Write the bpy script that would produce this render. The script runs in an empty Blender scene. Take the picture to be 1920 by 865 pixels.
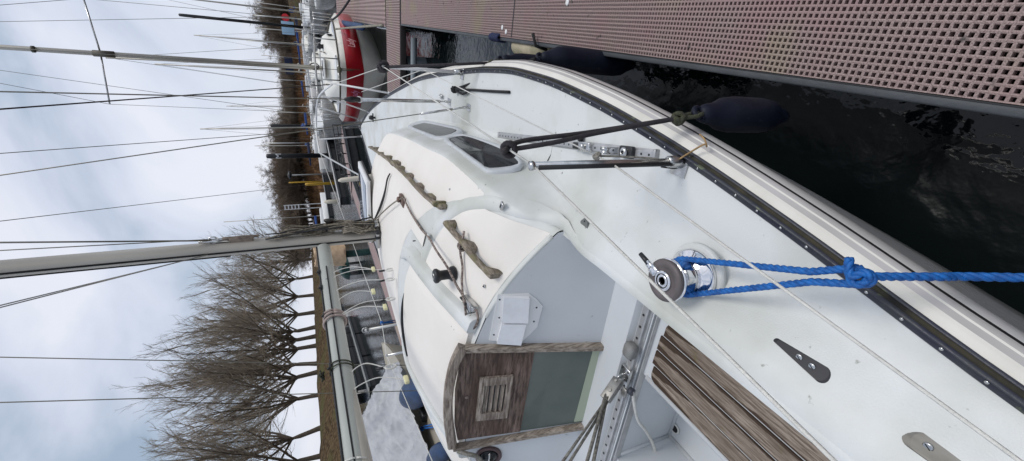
import bpy, bmesh, math, random
from mathutils import Vector as V3, Matrix, Euler, noise
random.seed(7)
PI = math.pi
sc = bpy.context.scene
COL = sc.collection
# ------------------------------------------------------------------ camera model
F = 790.0; PX, PY = 960.0, 432.5
PITCH = math.atan(366/790.0); ROLL = math.radians(5.7); YAW = math.radians(27.5)
CAM = V3((1.72, 0.0, 2.1))
def _basis():
    R = Matrix.Rotation(YAW, 3, 'Z')
    f = R @ V3((0, math.cos(PITCH), -math.sin(PITCH)))
    u = R @ V3((0, math.sin(PITCH), math.cos(PITCH)))
    r = R @ V3((1, 0, 0))
    return f, u*math.cos(ROLL)+r*math.sin(ROLL), r*math.cos(ROLL)-u*math.sin(ROLL)
FW, UPV, RTV = _basis()
def ray(x, y): return FW + UPV*((PX-x)/F) + RTV*((PY-y)/F)
def at(x, y, z):                      # photo point -> point on the level plane z
    d = ray(x, y); return CAM + d*((z-CAM.z)/d.z)
def onp(x, y, p, n):                  # photo point -> point on a plane
    d = ray(x, y); n = V3(n); return CAM + d*((V3(p)-CAM).dot(n)/d.dot(n))
def aty(x, y, Y): d = ray(x, y); return CAM + d*((Y-CAM.y)/d.y)
def atx(x, y, X): d = ray(x, y); return CAM + d*((X-CAM.x)/d.x)
def proj(p):
    q = V3(p)-CAM; w = q.dot(FW)
    return (PX-F*q.dot(UPV)/w, PY-F*q.dot(RTV)/w)
def topz(p, xt):                      # height at which the upright through p meets photo column xt
    z = p[2]
    while z < p[2]+60 and proj((p[0], p[1], z))[0] > xt: z += .01
    return z
# ------------------------------------------------------------------ materials
MATS = {}
def mat(name, col, rough=.5, metal=0., var=.0, vscale=8., col2=None, bump=0., bscale=40., coat=0., spec=.5,
        stretch=None, detail=4., trans=0., alpha=1., speck=None, sscale=60., sthr=.72, lo=.35, hi=.65):
    if name in MATS: return MATS[name]
    m = bpy.data.materials.new(name); m.use_nodes = True
    nt = m.node_tree; N = nt.nodes; L = nt.links
    b = N['Principled BSDF']
    b.inputs['Roughness'].default_value = rough; b.inputs['Metallic'].default_value = metal
    b.inputs['Specular IOR Level'].default_value = spec; b.inputs['Coat Weight'].default_value = coat
    b.inputs['Transmission Weight'].default_value = trans
    c = (*col, 1)
    b.inputs['Base Color'].default_value = c
    tc = N.new('ShaderNodeTexCoord'); mp = N.new('ShaderNodeMapping')
    L.new(tc.outputs['Object'], mp.inputs['Vector'])
    if stretch: mp.inputs['Scale'].default_value = stretch
    out = None
    if col2 or var:
        n = N.new('ShaderNodeTexNoise'); n.inputs['Scale'].default_value = vscale; n.inputs['Detail'].default_value = detail
        L.new(mp.outputs['Vector'], n.inputs['Vector'])
        r = N.new('ShaderNodeValToRGB'); r.color_ramp.elements[0].position = lo; r.color_ramp.elements[1].position = hi
        c2 = col2 if col2 else tuple(v*(1-var) for v in col)
        r.color_ramp.elements[0].color = (*c2, 1); r.color_ramp.elements[1].color = c
        L.new(n.outputs['Fac'], r.inputs['Fac']); out = r.outputs['Color']
        L.new(out, b.inputs['Base Color'])
        rr = N.new('ShaderNodeMapRange'); rr.inputs['To Min'].default_value = min(1, rough*1.25+.03); rr.inputs['To Max'].default_value = rough*.85
        L.new(n.outputs['Fac'], rr.inputs['Value']); L.new(rr.outputs['Result'], b.inputs['Roughness'])
    if speck:
        n2 = N.new('ShaderNodeTexNoise'); n2.inputs['Scale'].default_value = sscale; n2.inputs['Detail'].default_value = 6
        L.new(tc.outputs['Object'], n2.inputs['Vector'])
        r2 = N.new('ShaderNodeValToRGB'); r2.color_ramp.elements[0].position = sthr; r2.color_ramp.elements[1].position = sthr+.06
        r2.color_ramp.elements[0].color = (0,0,0,1); r2.color_ramp.elements[1].color = (1,1,1,1)
        L.new(n2.outputs['Fac'], r2.inputs['Fac'])
        mx = N.new('ShaderNodeMix'); mx.data_type = 'RGBA'
        L.new(r2.outputs['Color'], mx.inputs[0])
        if out: L.new(out, mx.inputs[6])
        else: mx.inputs[6].default_value = c
        mx.inputs[7].default_value = (*speck, 1)
        L.new(mx.outputs[2], b.inputs['Base Color'])
    if bump:
        n3 = N.new('ShaderNodeTexNoise'); n3.inputs['Scale'].default_value = bscale; n3.inputs['Detail'].default_value = 5
        L.new(mp.outputs['Vector'], n3.inputs['Vector'])
        bp = N.new('ShaderNodeBump'); bp.inputs['Strength'].default_value = bump; bp.inputs['Distance'].default_value = .01
        L.new(n3.outputs['Fac'], bp.inputs['Height']); L.new(bp.outputs['Normal'], b.inputs['Normal'])
    MATS[name] = m; return m
gel = mat('gelcoat grey', (.64,.655,.645), .42, col2=(.475,.485,.435), lo=.30, hi=.56, vscale=2.6, speck=(.30,.31,.27), sscale=34, sthr=.685, coat=0, bump=.10, bscale=240)
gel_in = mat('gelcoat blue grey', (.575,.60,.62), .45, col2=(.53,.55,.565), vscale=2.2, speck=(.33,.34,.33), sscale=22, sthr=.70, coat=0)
cream = mat('cream non slip', (.83,.79,.735), .6, col2=(.775,.735,.675), vscale=2.4, bump=.35, bscale=420)
hullw = mat('hull white', (.58,.57,.555), .25, col2=(.52,.505,.485), vscale=3, coat=.3, speck=(.36,.34,.30), sscale=18, sthr=.70)
hullstripe = mat('hull stripe', (.75,.725,.665), .4, col2=(.65,.625,.56), vscale=6)
hullgrey = mat('hull band grey', (.47,.45,.44), .45, col2=(.40,.385,.37), vscale=5)
navy = mat('navy rail', (.024,.026,.044), .42, col2=(.040,.043,.052), vscale=14, bump=.2, bscale=60, speck=(.10,.12,.07), sscale=22, sthr=.64)
blackp = mat('black plastic', (.015,.016,.018), .4, var=.3, vscale=30)
fendm = mat('navy fender', (.004,.006,.016), .5, col2=(.010,.013,.024), vscale=9, bump=.15, bscale=25, spec=.22, speck=(.03,.035,.045), sscale=30, sthr=.66)
fendb = mat('blue fender', (.008,.038,.11), .5, col2=(.010,.028,.07), vscale=7)
steel = mat('stainless', (.62,.62,.61), .22, 1., var=.25, vscale=30)
chrome = mat('chrome', (.82,.82,.83), .07, 1., var=.06, vscale=9)
alu = mat('aluminium', (.55,.545,.52), .42, .65, col2=(.47,.46,.43), vscale=7, stretch=(1,1,.25))
alutrack = mat('track aluminium', (.50,.50,.50), .35, .6, var=.2, vscale=22)
mastm = mat('mast paint', (.50,.475,.42), .4, .25, col2=(.41,.385,.34), vscale=5, stretch=(1,1,.2))
boomm = mat('boom paint', (.47,.485,.45), .42, .1, col2=(.37,.39,.36), vscale=3, speck=(.06,.07,.06), sscale=24, sthr=.70, stretch=(1,.3,1))
dark = mat('dark', (.008,.009,.010), .6)
rubber = mat('black rubber', (.02,.02,.021), .6, var=.3, vscale=20)
white = mat('white paint', (.74,.74,.73), .4, var=.08, vscale=10)
lens = mat('clear cover', (.78,.79,.81), .12, coat=.4, var=.06, vscale=30)
whiterope = mat('white cord', (.72,.71,.66), .7, var=.15, vscale=50, bump=.5, bscale=300)
bluerope = mat('blue rope', (.003,.135,.46), .5, col2=(.002,.07,.27), vscale=60, bump=.3, bscale=400)
darkrope = mat('dark rope', (.045,.038,.040), .85, col2=(.028,.026,.030), vscale=40, bump=.6, bscale=300)
greenrope = mat('green rope', (.060,.065,.030), .85, col2=(.035,.036,.028), vscale=40, bump=.6, bscale=300)
blackrope = mat('black rope', (.010,.010,.011), .8, bump=.5, bscale=300)
brownrope = mat('brown flecked rope', (.36,.29,.25), .8, col2=(.12,.095,.085), vscale=90, bump=.5, bscale=300, lo=.42, hi=.58)
oldrope = mat('weathered rope', (.30,.26,.20), .85, col2=(.11,.10,.08), vscale=60, bump=.6, bscale=250)
greyrope = mat('grey tackle rope', (.36,.34,.29), .85, col2=(.17,.16,.14), vscale=70, bump=.6, bscale=300)
wire = mat('rigging wire', (.20,.19,.16), .45, .6)
wirel = mat('light rigging wire', (.45,.45,.43), .35, .7)
acryl = mat('smoked acrylic', (.085,.105,.092), .22, col2=(.065,.085,.075), vscale=6, coat=.3)
acryledge = mat('acrylic edge', (.34,.39,.29), .35)
glassd = mat('dark window', (.010,.012,.014), .10, col2=(.022,.026,.030), vscale=14, spec=.3)
glassg = mat('grey window', (.13,.135,.132), .3, spec=.3, var=.1, vscale=4)
tag_y = mat('yellow tag', (.72,.68,.40), .5)
gold = mat('red band', (.44,.012,.020), .3, coat=.3, col2=(.36,.012,.018), vscale=3)
creamhull = mat('cream hull', (.82,.78,.69), .35, col2=(.74,.70,.61), vscale=2, coat=.2)
creamdeck = mat('cream deck', (.80,.78,.71), .45, var=.08, vscale=2)
greydeck = mat('grey deck panel', (.42,.44,.49), .6)
bluecov = mat('blue canvas', (.02,.07,.26), .8, var=.35, vscale=6, bump=.4, bscale=12)
navycov = mat('navy canvas', (.012,.02,.06), .8, var=.3, vscale=6)
tarpm = mat('white tarpaulin', (.44,.45,.46), .55, col2=(.35,.36,.385), vscale=4, bump=1., bscale=16)
beigem = mat('beige gelcoat', (.40,.37,.30), .45, col2=(.35,.32,.26), vscale=3)
tan = mat('tan canvas', (.60,.43,.28), .8, col2=(.45,.32,.20), vscale=6, bump=.6, bscale=14)
concrete = mat('pale kerb', (.46,.45,.44), .8, var=.3, vscale=4)
yellowp = mat('yellow paint', (.62,.36,.03), .5, var=.2)
redp = mat('red paint', (.45,.02,.02), .5)
cyanp = mat('pale blue board', (.33,.50,.66), .6)
def woodmat(name, c1, c2, c3, axis='X', scale=1., rough=.75, green=None, gthr=.6):
    m = bpy.data.materials.new(name); m.use_nodes = True; nt = m.node_tree; N = nt.nodes; L = nt.links
    b = N['Principled BSDF']; b.inputs['Roughness'].default_value = rough; b.inputs['Specular IOR Level'].default_value = .3
    tc = N.new('ShaderNodeTexCoord'); mp = N.new('ShaderNodeMapping'); L.new(tc.outputs['Object'], mp.inputs['Vector'])
    s = {'X': (.12,1,1), 'Y': (1,.07,1), 'Z': (1,1,.12)}[axis]; mp.inputs['Scale'].default_value = s
    n = N.new('ShaderNodeTexNoise'); n.inputs['Scale'].default_value = 95*scale; n.inputs['Detail'].default_value = 8; n.inputs['Roughness'].default_value = .65
    L.new(mp.outputs['Vector'], n.inputs['Vector'])
    n2 = N.new('ShaderNodeTexNoise'); n2.inputs['Scale'].default_value = 11*scale; n2.inputs['Detail'].default_value = 6; n2.inputs['Roughness'].default_value = .6
    mp2 = N.new('ShaderNodeMapping'); mp2.inputs['Scale'].default_value = tuple(.25 if v < 1 else 1 for v in s)
    L.new(tc.outputs['Object'], mp2.inputs['Vector']); L.new(mp2.outputs['Vector'], n2.inputs['Vector'])
    r = N.new('ShaderNodeValToRGB'); e = r.color_ramp.elements
    e[0].position = .35; e[0].color = (*c1, 1); e[1].position = .62; e[1].color = (*c2, 1)
    L.new(n2.outputs['Fac'], r.inputs['Fac'])
    r3 = N.new('ShaderNodeValToRGB'); e = r3.color_ramp.elements; e[0].position = .40; e[0].color = (0,0,0,1); e[1].position = .60; e[1].color = (1,1,1,1)
    L.new(n.outputs['Fac'], r3.inputs['Fac'])
    mx = N.new('ShaderNodeMix'); mx.data_type = 'RGBA'; mx.inputs[6].default_value = (*c3, 1)
    L.new(r3.outputs['Color'], mx.inputs[0]); L.new(r.outputs['Color'], mx.inputs[7]); out = mx.outputs[2]
    if green:
        n4 = N.new('ShaderNodeTexNoise'); n4.inputs['Scale'].default_value = 14; n4.inputs['Detail'].default_value = 5
        L.new(tc.outputs['Object'], n4.inputs['Vector'])
        r4 = N.new('ShaderNodeValToRGB'); e = r4.color_ramp.elements; e[0].position = gthr-.08; e[0].color = (0,0,0,1); e[1].position = gthr+.06; e[1].color = (.75,.75,.75,1)
        L.new(n4.outputs['Fac'], r4.inputs['Fac'])
        m4 = N.new('ShaderNodeMix'); m4.data_type = 'RGBA'; m4.inputs[7].default_value = (*green, 1)
        L.new(r4.outputs['Color'], m4.inputs[0]); L.new(out, m4.inputs[6]); out = m4.outputs[2]
    L.new(out, b.inputs['Base Color'])
    bp = N.new('ShaderNodeBump'); bp.inputs['Strength'].default_value = .7; bp.inputs['Distance'].default_value = .002
    L.new(n.outputs['Fac'], bp.inputs['Height']); L.new(bp.outputs['Normal'], b.inputs['Normal'])
    return m
def seatmat():
    m = woodmat('weathered seat teak', (.19,.15,.12), (.33,.275,.225), (.12,.09,.068), 'Y', scale=1.5, green=(.13,.11,.035), gthr=.70)
    nt = m.node_tree; N = nt.nodes; L = nt.links; b = N['Principled BSDF']; src = b.inputs['Base Color'].links[0].from_socket
    tc = N.new('ShaderNodeTexCoord'); sp = N.new('ShaderNodeSeparateXYZ'); L.new(tc.outputs['Generated'], sp.inputs[0])
    a = N.new('ShaderNodeMath'); a.operation = 'SUBTRACT'; a.inputs[1].default_value = .5; L.new(sp.outputs['X'], a.inputs[0])
    c = N.new('ShaderNodeMath'); c.operation = 'ABSOLUTE'; L.new(a.outputs[0], c.inputs[0])
    mp = N.new('ShaderNodeMapping'); mp.inputs['Scale'].default_value = (1,.16,1); L.new(tc.outputs['Object'], mp.inputs['Vector'])
    n = N.new('ShaderNodeTexNoise'); n.inputs['Scale'].default_value = 30; n.inputs['Detail'].default_value = 7; n.inputs['Roughness'].default_value = .6; L.new(mp.outputs['Vector'], n.inputs['Vector'])
    d = N.new('ShaderNodeMath'); d.operation = 'MULTIPLY_ADD'; d.inputs[1].default_value = .9; L.new(n.outputs['Fac'], d.inputs[0]); L.new(c.outputs[0], d.inputs[2])
    # damp ends: more dark towards the forward end of the board
    e = N.new('ShaderNodeMapRange'); e.inputs['From Min'].default_value = .93; e.inputs['From Max'].default_value = 1.; e.inputs['To Max'].default_value = .28; L.new(sp.outputs['Y'], e.inputs['Value'])
    g = N.new('ShaderNodeMath'); g.operation = 'ADD'; L.new(d.outputs[0], g.inputs[0]); L.new(e.outputs['Result'], g.inputs[1])
    r = N.new('ShaderNodeMapRange'); r.inputs['From Min'].default_value = .85; r.inputs['From Max'].default_value = .905; L.new(g.outputs[0], r.inputs['Value'])
    mx = N.new('ShaderNodeMix'); mx.data_type = 'RGBA'; L.new(r.outputs['Result'], mx.inputs[0]); L.new(src, mx.inputs[6]); mx.inputs[7].default_value = (.050,.031,.020,1); L.new(mx.outputs[2], b.inputs['Base Color'])
    return m
teakseat = seatmat()
teakgrey = woodmat('grey teak', (.25,.21,.17), (.45,.39,.33), (.15,.12,.095), 'Z')
teakx = woodmat('grey teak across', (.24,.20,.165), (.43,.375,.32), (.14,.11,.09), 'X')
teakrail = woodmat('mossy teak rail', (.24,.195,.15), (.40,.345,.285), (.14,.115,.088), 'Y', green=(.17,.155,.075), gthr=.58)
ply = woodmat('brown plywood', (.098,.062,.048), (.215,.158,.130), (.060,.040,.032), 'X', scale=.9)
bark = mat('poplar bark', (.13,.10,.072), .9, col2=(.08,.062,.046), vscale=3)
twigm = mat('poplar twigs', (.33,.27,.20), .9, col2=(.22,.18,.135), vscale=.35)
scrub = mat('scrub twigs', (.20,.145,.10), .9, col2=(.125,.095,.07), vscale=.25)
# ------------------------------------------------------------------ mesh builder
class MB:
    def __init__(s): s.v = []; s.f = []; s.m = []; s.sm = []
    def add(s, vs, fs, mi=0, smooth=False):
        o = len(s.v); s.v += [tuple(v) for v in vs]; s.f += [tuple(i+o for i in f) for f in fs]
        s.m += [mi]*len(fs); s.sm += [smooth]*len(fs)
    def box(s, c, size, mi=0, rz=0., rot=None):
        x, y, z = (a/2 for a in size); R = rot if rot else Matrix.Rotation(rz, 3, 'Z'); c = V3(c)
        vs = [c+R@V3((i*x, j*y, k*z)) for i in (-1,1) for j in (-1,1) for k in (-1,1)]
        s.add(vs, [(0,1,3,2),(4,6,7,5),(0,4,5,1),(2,3,7,6),(0,2,6,4),(1,5,7,3)], mi)
    def bbox(s, c, size, b=.003, mi=0, rz=0., rot=None):     # box with chamfered edges
        R = rot if rot else Matrix.Rotation(rz, 3, 'Z'); c = V3(c)
        bm = bmesh.new(); bmesh.ops.create_cube(bm, size=1)
        for v in bm.verts: v.co = V3((v.co.x*size[0], v.co.y*size[1], v.co.z*size[2]))
        bmesh.ops.bevel(bm, geom=list(bm.edges), offset=min(b, min(size)*.45), segments=2, affect='EDGES', profile=.5)
        bm.verts.ensure_lookup_table()
        s.add([c+R@v.co for v in bm.verts], [[v.index for v in f.verts] for f in bm.faces], mi, True); bm.free()
    def tube(s, pts, r, n=8, mi=0, cap=True, smooth=True, flat=1.):
        pts = [V3(p) for p in pts]; k = len(pts)
        if k < 2: return
        rs = r if isinstance(r, (list, tuple)) else [r]*k
        T = []
        for i in range(k):
            t = pts[min(i+1, k-1)]-pts[max(i-1, 0)]
            T.append(t.normalized() if t.length > 1e-9 else V3((0,0,1)))
        a = V3((0,0,1)) if abs(T[0].z) < .9 else V3((0,1,0))
        nrm = (a - T[0]*a.dot(T[0])).normalized(); vs = []
        for i in range(k):
            nrm = (nrm - T[i]*nrm.dot(T[i]))
            nrm = nrm.normalized() if nrm.length > 1e-6 else T[i].orthogonal().normalized()
            bn = T[i].cross(nrm)
            for j in range(n):
                an = 2*PI*j/n; vs.append(pts[i]+nrm*(math.cos(an)*rs[i]*flat)+bn*(math.sin(an)*rs[i]))
        fs = [(i*n+j, i*n+(j+1) % n, (i+1)*n+(j+1) % n, (i+1)*n+j) for i in range(k-1) for j in range(n)]
        if cap: fs += [tuple(range(n-1, -1, -1)), tuple((k-1)*n+j for j in range(n))]
        s.add(vs, fs, mi, smooth)
    def lathe(s, prof, c, axis=(0,0,1), n=24, mi=0, mis=None, smooth=True):
        ax = V3(axis).normalized(); c = V3(c); a = ax.orthogonal().normalized(); b = ax.cross(a); k = len(prof)
        vs = [c+ax*h+(a*math.cos(2*PI*j/n)+b*math.sin(2*PI*j/n))*r for r, h in prof for j in range(n)]
        for i in range(k-1):
            fs = [(i*n+j, i*n+(j+1) % n, (i+1)*n+(j+1) % n, (i+1)*n+j) for j in range(n)]
            if i == 0: s.add(vs, fs, mis[i] if mis else mi, smooth); o = len(s.v)-len(vs)
            else:
                s.f += [tuple(q+o for q in f) for f in fs]; s.m += [mis[i] if mis else mi]*n; s.sm += [smooth]*n
        s.f += [tuple(o+q for q in range(n-1, -1, -1)), tuple(o+(k-1)*n+q for q in range(n))]; s.m += [mis[0] if mis else mi, mis[-1] if mis else mi]; s.sm += [False, False]
    def grid(s, rows, mi=0, smooth=True, mf=None, close=False):
        k = len(rows); n = len(rows[0]); o = len(s.v)
        s.v += [tuple(p) for r in rows for p in r]
        for i in range(k-1):
            for j in range(n if close else n-1):
                j2 = (j+1) % n
                s.f.append((o+i*n+j, o+i*n+j2, o+(i+1)*n+j2, o+(i+1)*n+j)); s.m.append(mf(i, j) if mf else mi); s.sm.append(smooth)
    def prism(s, poly, n, h, mi=0):                 # planar polygon thickened along n by h
        n = V3(n).normalized(); p = [V3(q) for q in poly]; k = len(p)
        s.add(p+[q+n*h for q in p], [tuple(range(k-1, -1, -1)), tuple(range(k, 2*k))]+[(i, (i+1) % k, k+(i+1) % k, k+i) for i in range(k)], mi)
    def build(s, name, m, parent=None, smooth=None):
        me = bpy.data.meshes.new(name); me.from_pydata(s.v, [], s.f)
        for x in (m if isinstance(m, (list, tuple)) else [m]): me.materials.append(x)
        me.polygons.foreach_set('material_index', s.m); me.polygons.foreach_set('use_smooth', s.sm if smooth is None else [smooth]*len(s.f))
        bm = bmesh.new(); bm.from_mesh(me); bmesh.ops.recalc_face_normals(bm, faces=bm.faces); bm.to_mesh(me); bm.free()
        me.update()
        o = bpy.data.objects.new(name, me); COL.objects.link(o)
        if parent is not None:
            o.parent = parent
            if parent.get('_world'): o.location = -V3(parent.location)
        return o
def mb(): return MB()
def tag(o, label=None, cat=None, group=None, kind=None):
    if label: o['label'] = label
    if cat: o['category'] = cat
    if group: o['group'] = group
    if kind: o['kind'] = kind
    return o
def thing(name, loc, label, cat, group=None, world=True, rz=0.):
    o = bpy.data.objects.new(name, None); COL.objects.link(o); o.location = V3(loc); o.rotation_euler = (0,0,rz)
    o.empty_display_size = .1
    if world: o['_world'] = 1
    return tag(o, label, cat, group)
def copy_tree(o, parent=None):
    c = o.copy(); COL.objects.link(c); c.parent = parent
    for ch in o.children: copy_tree(ch, c)
    return c
def smooth_path(pts, k=8, closed=False):
    P = [V3(p) for p in pts]; n = len(P); out = []
    for i in range(n if closed else n-1):
        g = lambda q: P[q % n] if closed else P[max(0, min(n-1, q))]
        a, b, c, d = g(i-1), g(i), g(i+1), g(i+2)
        for j in range(k):
            t = j/k
            out.append(.5*((2*b)+(c-a)*t+(2*a-5*b+4*c-d)*t*t+(3*b-a-3*c+d)*t**3))
    out.append(P[0] if closed else P[-1]); return out
def resample(pts, step):
    out = [pts[0]]; acc = 0
    for a, b in zip(pts, pts[1:]):
        L = (b-a).length; d = step-acc
        while d <= L: out.append(a.lerp(b, d/L)); d += step
        acc = (acc+L) % step
    out.append(pts[-1]); return out
def laid(m, pts, r, pitch=None, mi=0, strands=3, n=6):   # rope of real twisted strands
    pitch = pitch or r*7; pts = resample([V3(p) for p in pts], pitch/9)
    for q in range(strands):
        line = []; nrm = None
        for i, p in enumerate(pts):
            t = (pts[min(i+1, len(pts)-1)]-pts[max(i-1, 0)]).normalized()
            if nrm is None: nrm = t.orthogonal().normalized()
            nrm = (nrm-t*nrm.dot(t)).normalized(); bn = t.cross(nrm)
            an = 2*PI*(i/9+q/strands); line.append(p+(nrm*math.cos(an)+bn*math.sin(an))*r*.44)
        m.tube(line, r*.60, n=n+2, mi=mi)
def sag(a, b, d, n=10):
    a, b = V3(a), V3(b); return [a.lerp(b, i/n)-V3((0,0,d*4*(i/n)*(1-i/n))) for i in range(n+1)]
def lerp_table(T, x):
    if x <= T[0][0]: return T[0][1:]
    for a, b in zip(T, T[1:]):
        if x <= b[0]:
            t = (x-a[0])/(b[0]-a[0]); return tuple(p+(q-p)*t for p, q in zip(a[1:], b[1:]))
    return T[-1][1:]
def hermite(T, x):                     # smooth interpolation of a table (monotone-ish cubic)
    n = len(T)
    if x <= T[0][0]: return T[0][1]
    if x >= T[-1][0]: return T[-1][1]
    for i in range(n-1):
        if x <= T[i+1][0]: break
    def sl(k):
        if k == 0: return (T[1][1]-T[0][1])/(T[1][0]-T[0][0])
        if k == n-1: return (T[-1][1]-T[-2][1])/(T[-1][0]-T[-2][0])
        a = (T[k][1]-T[k-1][1])/(T[k][0]-T[k-1][0]); b = (T[k+1][1]-T[k][1])/(T[k+1][0]-T[k][0])
        return 0 if a*b <= 0 else 2*a*b/(a+b)
    h = T[i+1][0]-T[i][0]; t = (x-T[i][0])/h
    return (2*t**3-3*t*t+1)*T[i][1]+(t**3-2*t*t+t)*h*sl(i)+(-2*t**3+3*t*t)*T[i+1][1]+(t**3-t*t)*h*sl(i+1)
def sstep(t): t = max(0, min(1, t)); return t*t*(3-2*t)
# ================================================================== OUR BOAT (x starboard, y forward, water z=0)
BT = [(-3.5,.80),(-2.,.95),(-1.,1.06),(.0,1.19),(.6,1.328),(.89,1.391),(1.156,1.439),(1.51,1.488),(1.93,1.520),(2.2,1.523),(2.58,1.495),(3.0,1.440),(3.66,1.335),(4.21,1.23),(4.98,1.03),(5.75,.805),(6.85,.43),(7.4,.17),(7.7,.0)]
def bw(Y): return hermite(BT, Y)
def zs(Y): return .98+.27*max(0, min(1, Y/8.2))**1.5
def zdeck(x, Y):
    b = max(bw(Y), .02); x = abs(x); z = zs(Y)+.035*(1-min(1, x/b)**2)
    cy = .96+.0*Y; f = 1-sstep((Y-1.8)/.4)
    z += .115*sstep((1.2-x)/.22)*f*(1 if x > .5 else 0 if x < .3 else (x-.3)/.2)
    return z
CT = [(1.20,1.05,.965,1.13,1.44),(1.41,1.06,.972,1.165,1.475),(1.6,1.10,1.01,1.27,1.50),(1.85,1.145,1.055,1.365,1.54),(2.15,1.15,1.065,1.405,1.58),(2.6,1.10,1.015,1.425,1.61),(3.4,.99,.895,1.42,1.60),(4.2,.83,.72,1.39,1.56),(4.7,.66,.52,1.34,1.49),(5.1,.44,.30,1.25,1.36),(5.35,.2,.08,1.16,1.2)]
def cabp(Y):
    return tuple(hermite([(t[0], t[k]) for t in CT], Y) for k in (1,2,3,4))
def zroof(x, Y):
    xb, xt, zt, zc = cabp(Y); t = min(1, abs(x)/max(xt, .01)); return zc-(zc-zt)*t**2.3
def surf(x, Y):
    xb, xt, zt, zc = cabp(max(1.2, Y)); a = abs(x); zd = zdeck(x, Y)
    if Y > 5.33 or a > xb+.018: return zd
    z = zroof(x, max(1.2, Y)) if a <= xt else zt+(zdeck(xb, Y)+.02-zt)*(a-xt)/(xb+.018-xt)
    if Y < 1.28+(z-.86)*.34-.004: return zd if a > .955 else 0
    return max(z, zd)
def hit(x, y, f, dz=0.):
    d = ray(x, y); t = .45; g = lambda t: (lambda p: p.z-dz-f(p.x, p.y))(CAM+d*t)
    while t < 14 and g(t) > 0: t += .012
    a, b = t-.012, t
    for _ in range(25):
        c = (a+b)/2
        if g(c) > 0: a = c
        else: b = c
    return CAM+d*b
def atroof(x, y, dz=0.): return hit(x, y, surf, dz)
def atdeck(x, y, dz=0.): return hit(x, y, zdeck, dz)
BP = V3((0, 1.28, .86)); BN = V3((0, -1, .34)).normalized()          # plane of the slanted cabin bulkhead
def onb(x, y, d=0.): return onp(x, y, BP+BN*d, BN)
boat = thing('sailing_boat', (0,2,0), 'white sailing boat in the foreground with cream deck panels, teak seats and a closed cabin', 'sailing boat')
def Ys(a, b, n): return [a+(b-a)*i/n for i in range(n+1)]
# hull
prof = [(.032,0),(.036,-.008),(.052,-.014),(.055,-.022),(.058,-.024),(.066,-.040),(.070,-.042),(.075,-.056),(.0755,-.060),(.0775,-.068),(.080,-.085),(.078,-.11),(.066,-.145),(.045,-.20),(.0,-.32),(-.09,-.60),(-.20,-.90),(-.5,-1.25)]
midx = {0:1,1:1,2:1,3:1,4:2,5:1,6:2,7:2,8:3}
m = mb()
for sd in (1,-1):
    rows = []
    for Y in Ys(-3.4, 7.68, 110):
        b = bw(Y); k = min(1, b/.5)**.7
        rows.append([V3((sd*max(.0, b+dx*k if dx > 0 else b*(1+dx/1.5)), Y-(1-k)*0-(-dz)*.55*(1-min(1, b/.9)), zs(Y)+dz)) for dx, dz in prof])
    rows.append([V3((0, 7.72+dz*.55, zs(7.7)+dz)) for dx, dz in prof])
    m.grid(rows, mf=lambda i, j: midx.get(j, 0))
m.build('hull', [hullw, hullstripe, hullgrey, dark], boat)
# deck
m = mb(); YY = Ys(-3.4, 1.27, 60)+Ys(1.27, 7.68, 90)[1:]
for sd in (1,-1):
    rows = [[V3((sd*(.96+(bw(Y)+.034-.96)*j/36), Y, zdeck(.96+(bw(Y)-.96)*j/36, Y))) for j in range(37)] for Y in Ys(-3.4, 1.75, 70) if bw(Y) > .97]
    m.grid(rows)
    rows = [[V3((sd*(bw(Y)+.03)*j/28, Y, zdeck(bw(Y)*j/28, Y))) for j in range(29)] for Y in Ys(1.75, 7.69, 100)]
    m.grid(rows)
m.build('deck', gel, boat)
# toe rail with rivets
m = mb(); tp = [(-.003,.000),(-.002,.007),(.001,.010),(.017,.010),(.018,.024),(.022,.026),(.024,.012),(.026,.005),(.032,.004),(.035,.007),(.037,-.006)]
for sd in (1,-1):
    rows = [[V3((sd*(max(0, bw(Y)+dx*min(1, bw(Y)/.15+.2))), Y, zs(Y)+dz)) for dx, dz in tp] for Y in Ys(-3.3, 7.70, 130)]
    m.grid(rows, mf=lambda i, j: 2 if 6 <= j <= 7 else 0)
    s = -3.2
    while s < 7.4:
        m.lathe([(.0044,0),(.004,.002),(.001,.003)], (sd*(bw(s)+.009), s, zs(s)+.0105), n=8, mi=1); s += .076
m.build('toe_rail', [navy, steel, mat('mossy channel',(.045,.040,.022),.9,col2=(.018,.017,.014),vscale=18)], boat)
# cabin: sides and roof in one shell, cream panels as their own thin skins
m = mb()
FR = (1,.95,.88,.78,.66,.52,.36,.18,0)
def prow(k, Y):                      # point k of the cabin section at Y
    xb, xt, zt, zc = cabp(Y); zd = zdeck(xb, Y)
    if k == 0: return xb+.06, zdeck(xb+.06, Y)-.006
    e = .03*sstep((Y-1.37)/.35); g = .02*(1-sstep((Y-1.37)/.2))
    if k == 1: return xb+.018, zd+e*.3-.004
    if k == 2: return xb, zd+e-.004
    if k <= 6: t = (k-2)/4; return xb+(xt+.020-xb)*t, zd+e-.004+(zt-.035-g*t-zd-e+.004)*t
    if k == 7: return xt+.010, zt-.013
    x = xt*FR[k-8]; return x, zroof(x, Y)
def y0of(k):
    y = 1.42
    for _ in range(30): y = 1.28+(prow(k, y)[1]-.86)*.34
    return y
Y0K = [y0of(k) for k in range(17)]
def y0x(x):
    y = 1.42
    for _ in range(30): y = 1.28+(zroof(x, y)-.86)*.34
    return y
for sd in (1,-1):
    rows = []
    for i in range(71):
        v = (i/70)**1.15; row = []
        for k in range(17):
            Y = Y0K[k]+(5.33-Y0K[k])*v; x, z = prow(k, Y); row.append(V3((sd*x, Y, z)))
        rows.append(row)
    m.grid(rows)
m.build('cabin_shell', gel, boat)
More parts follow.
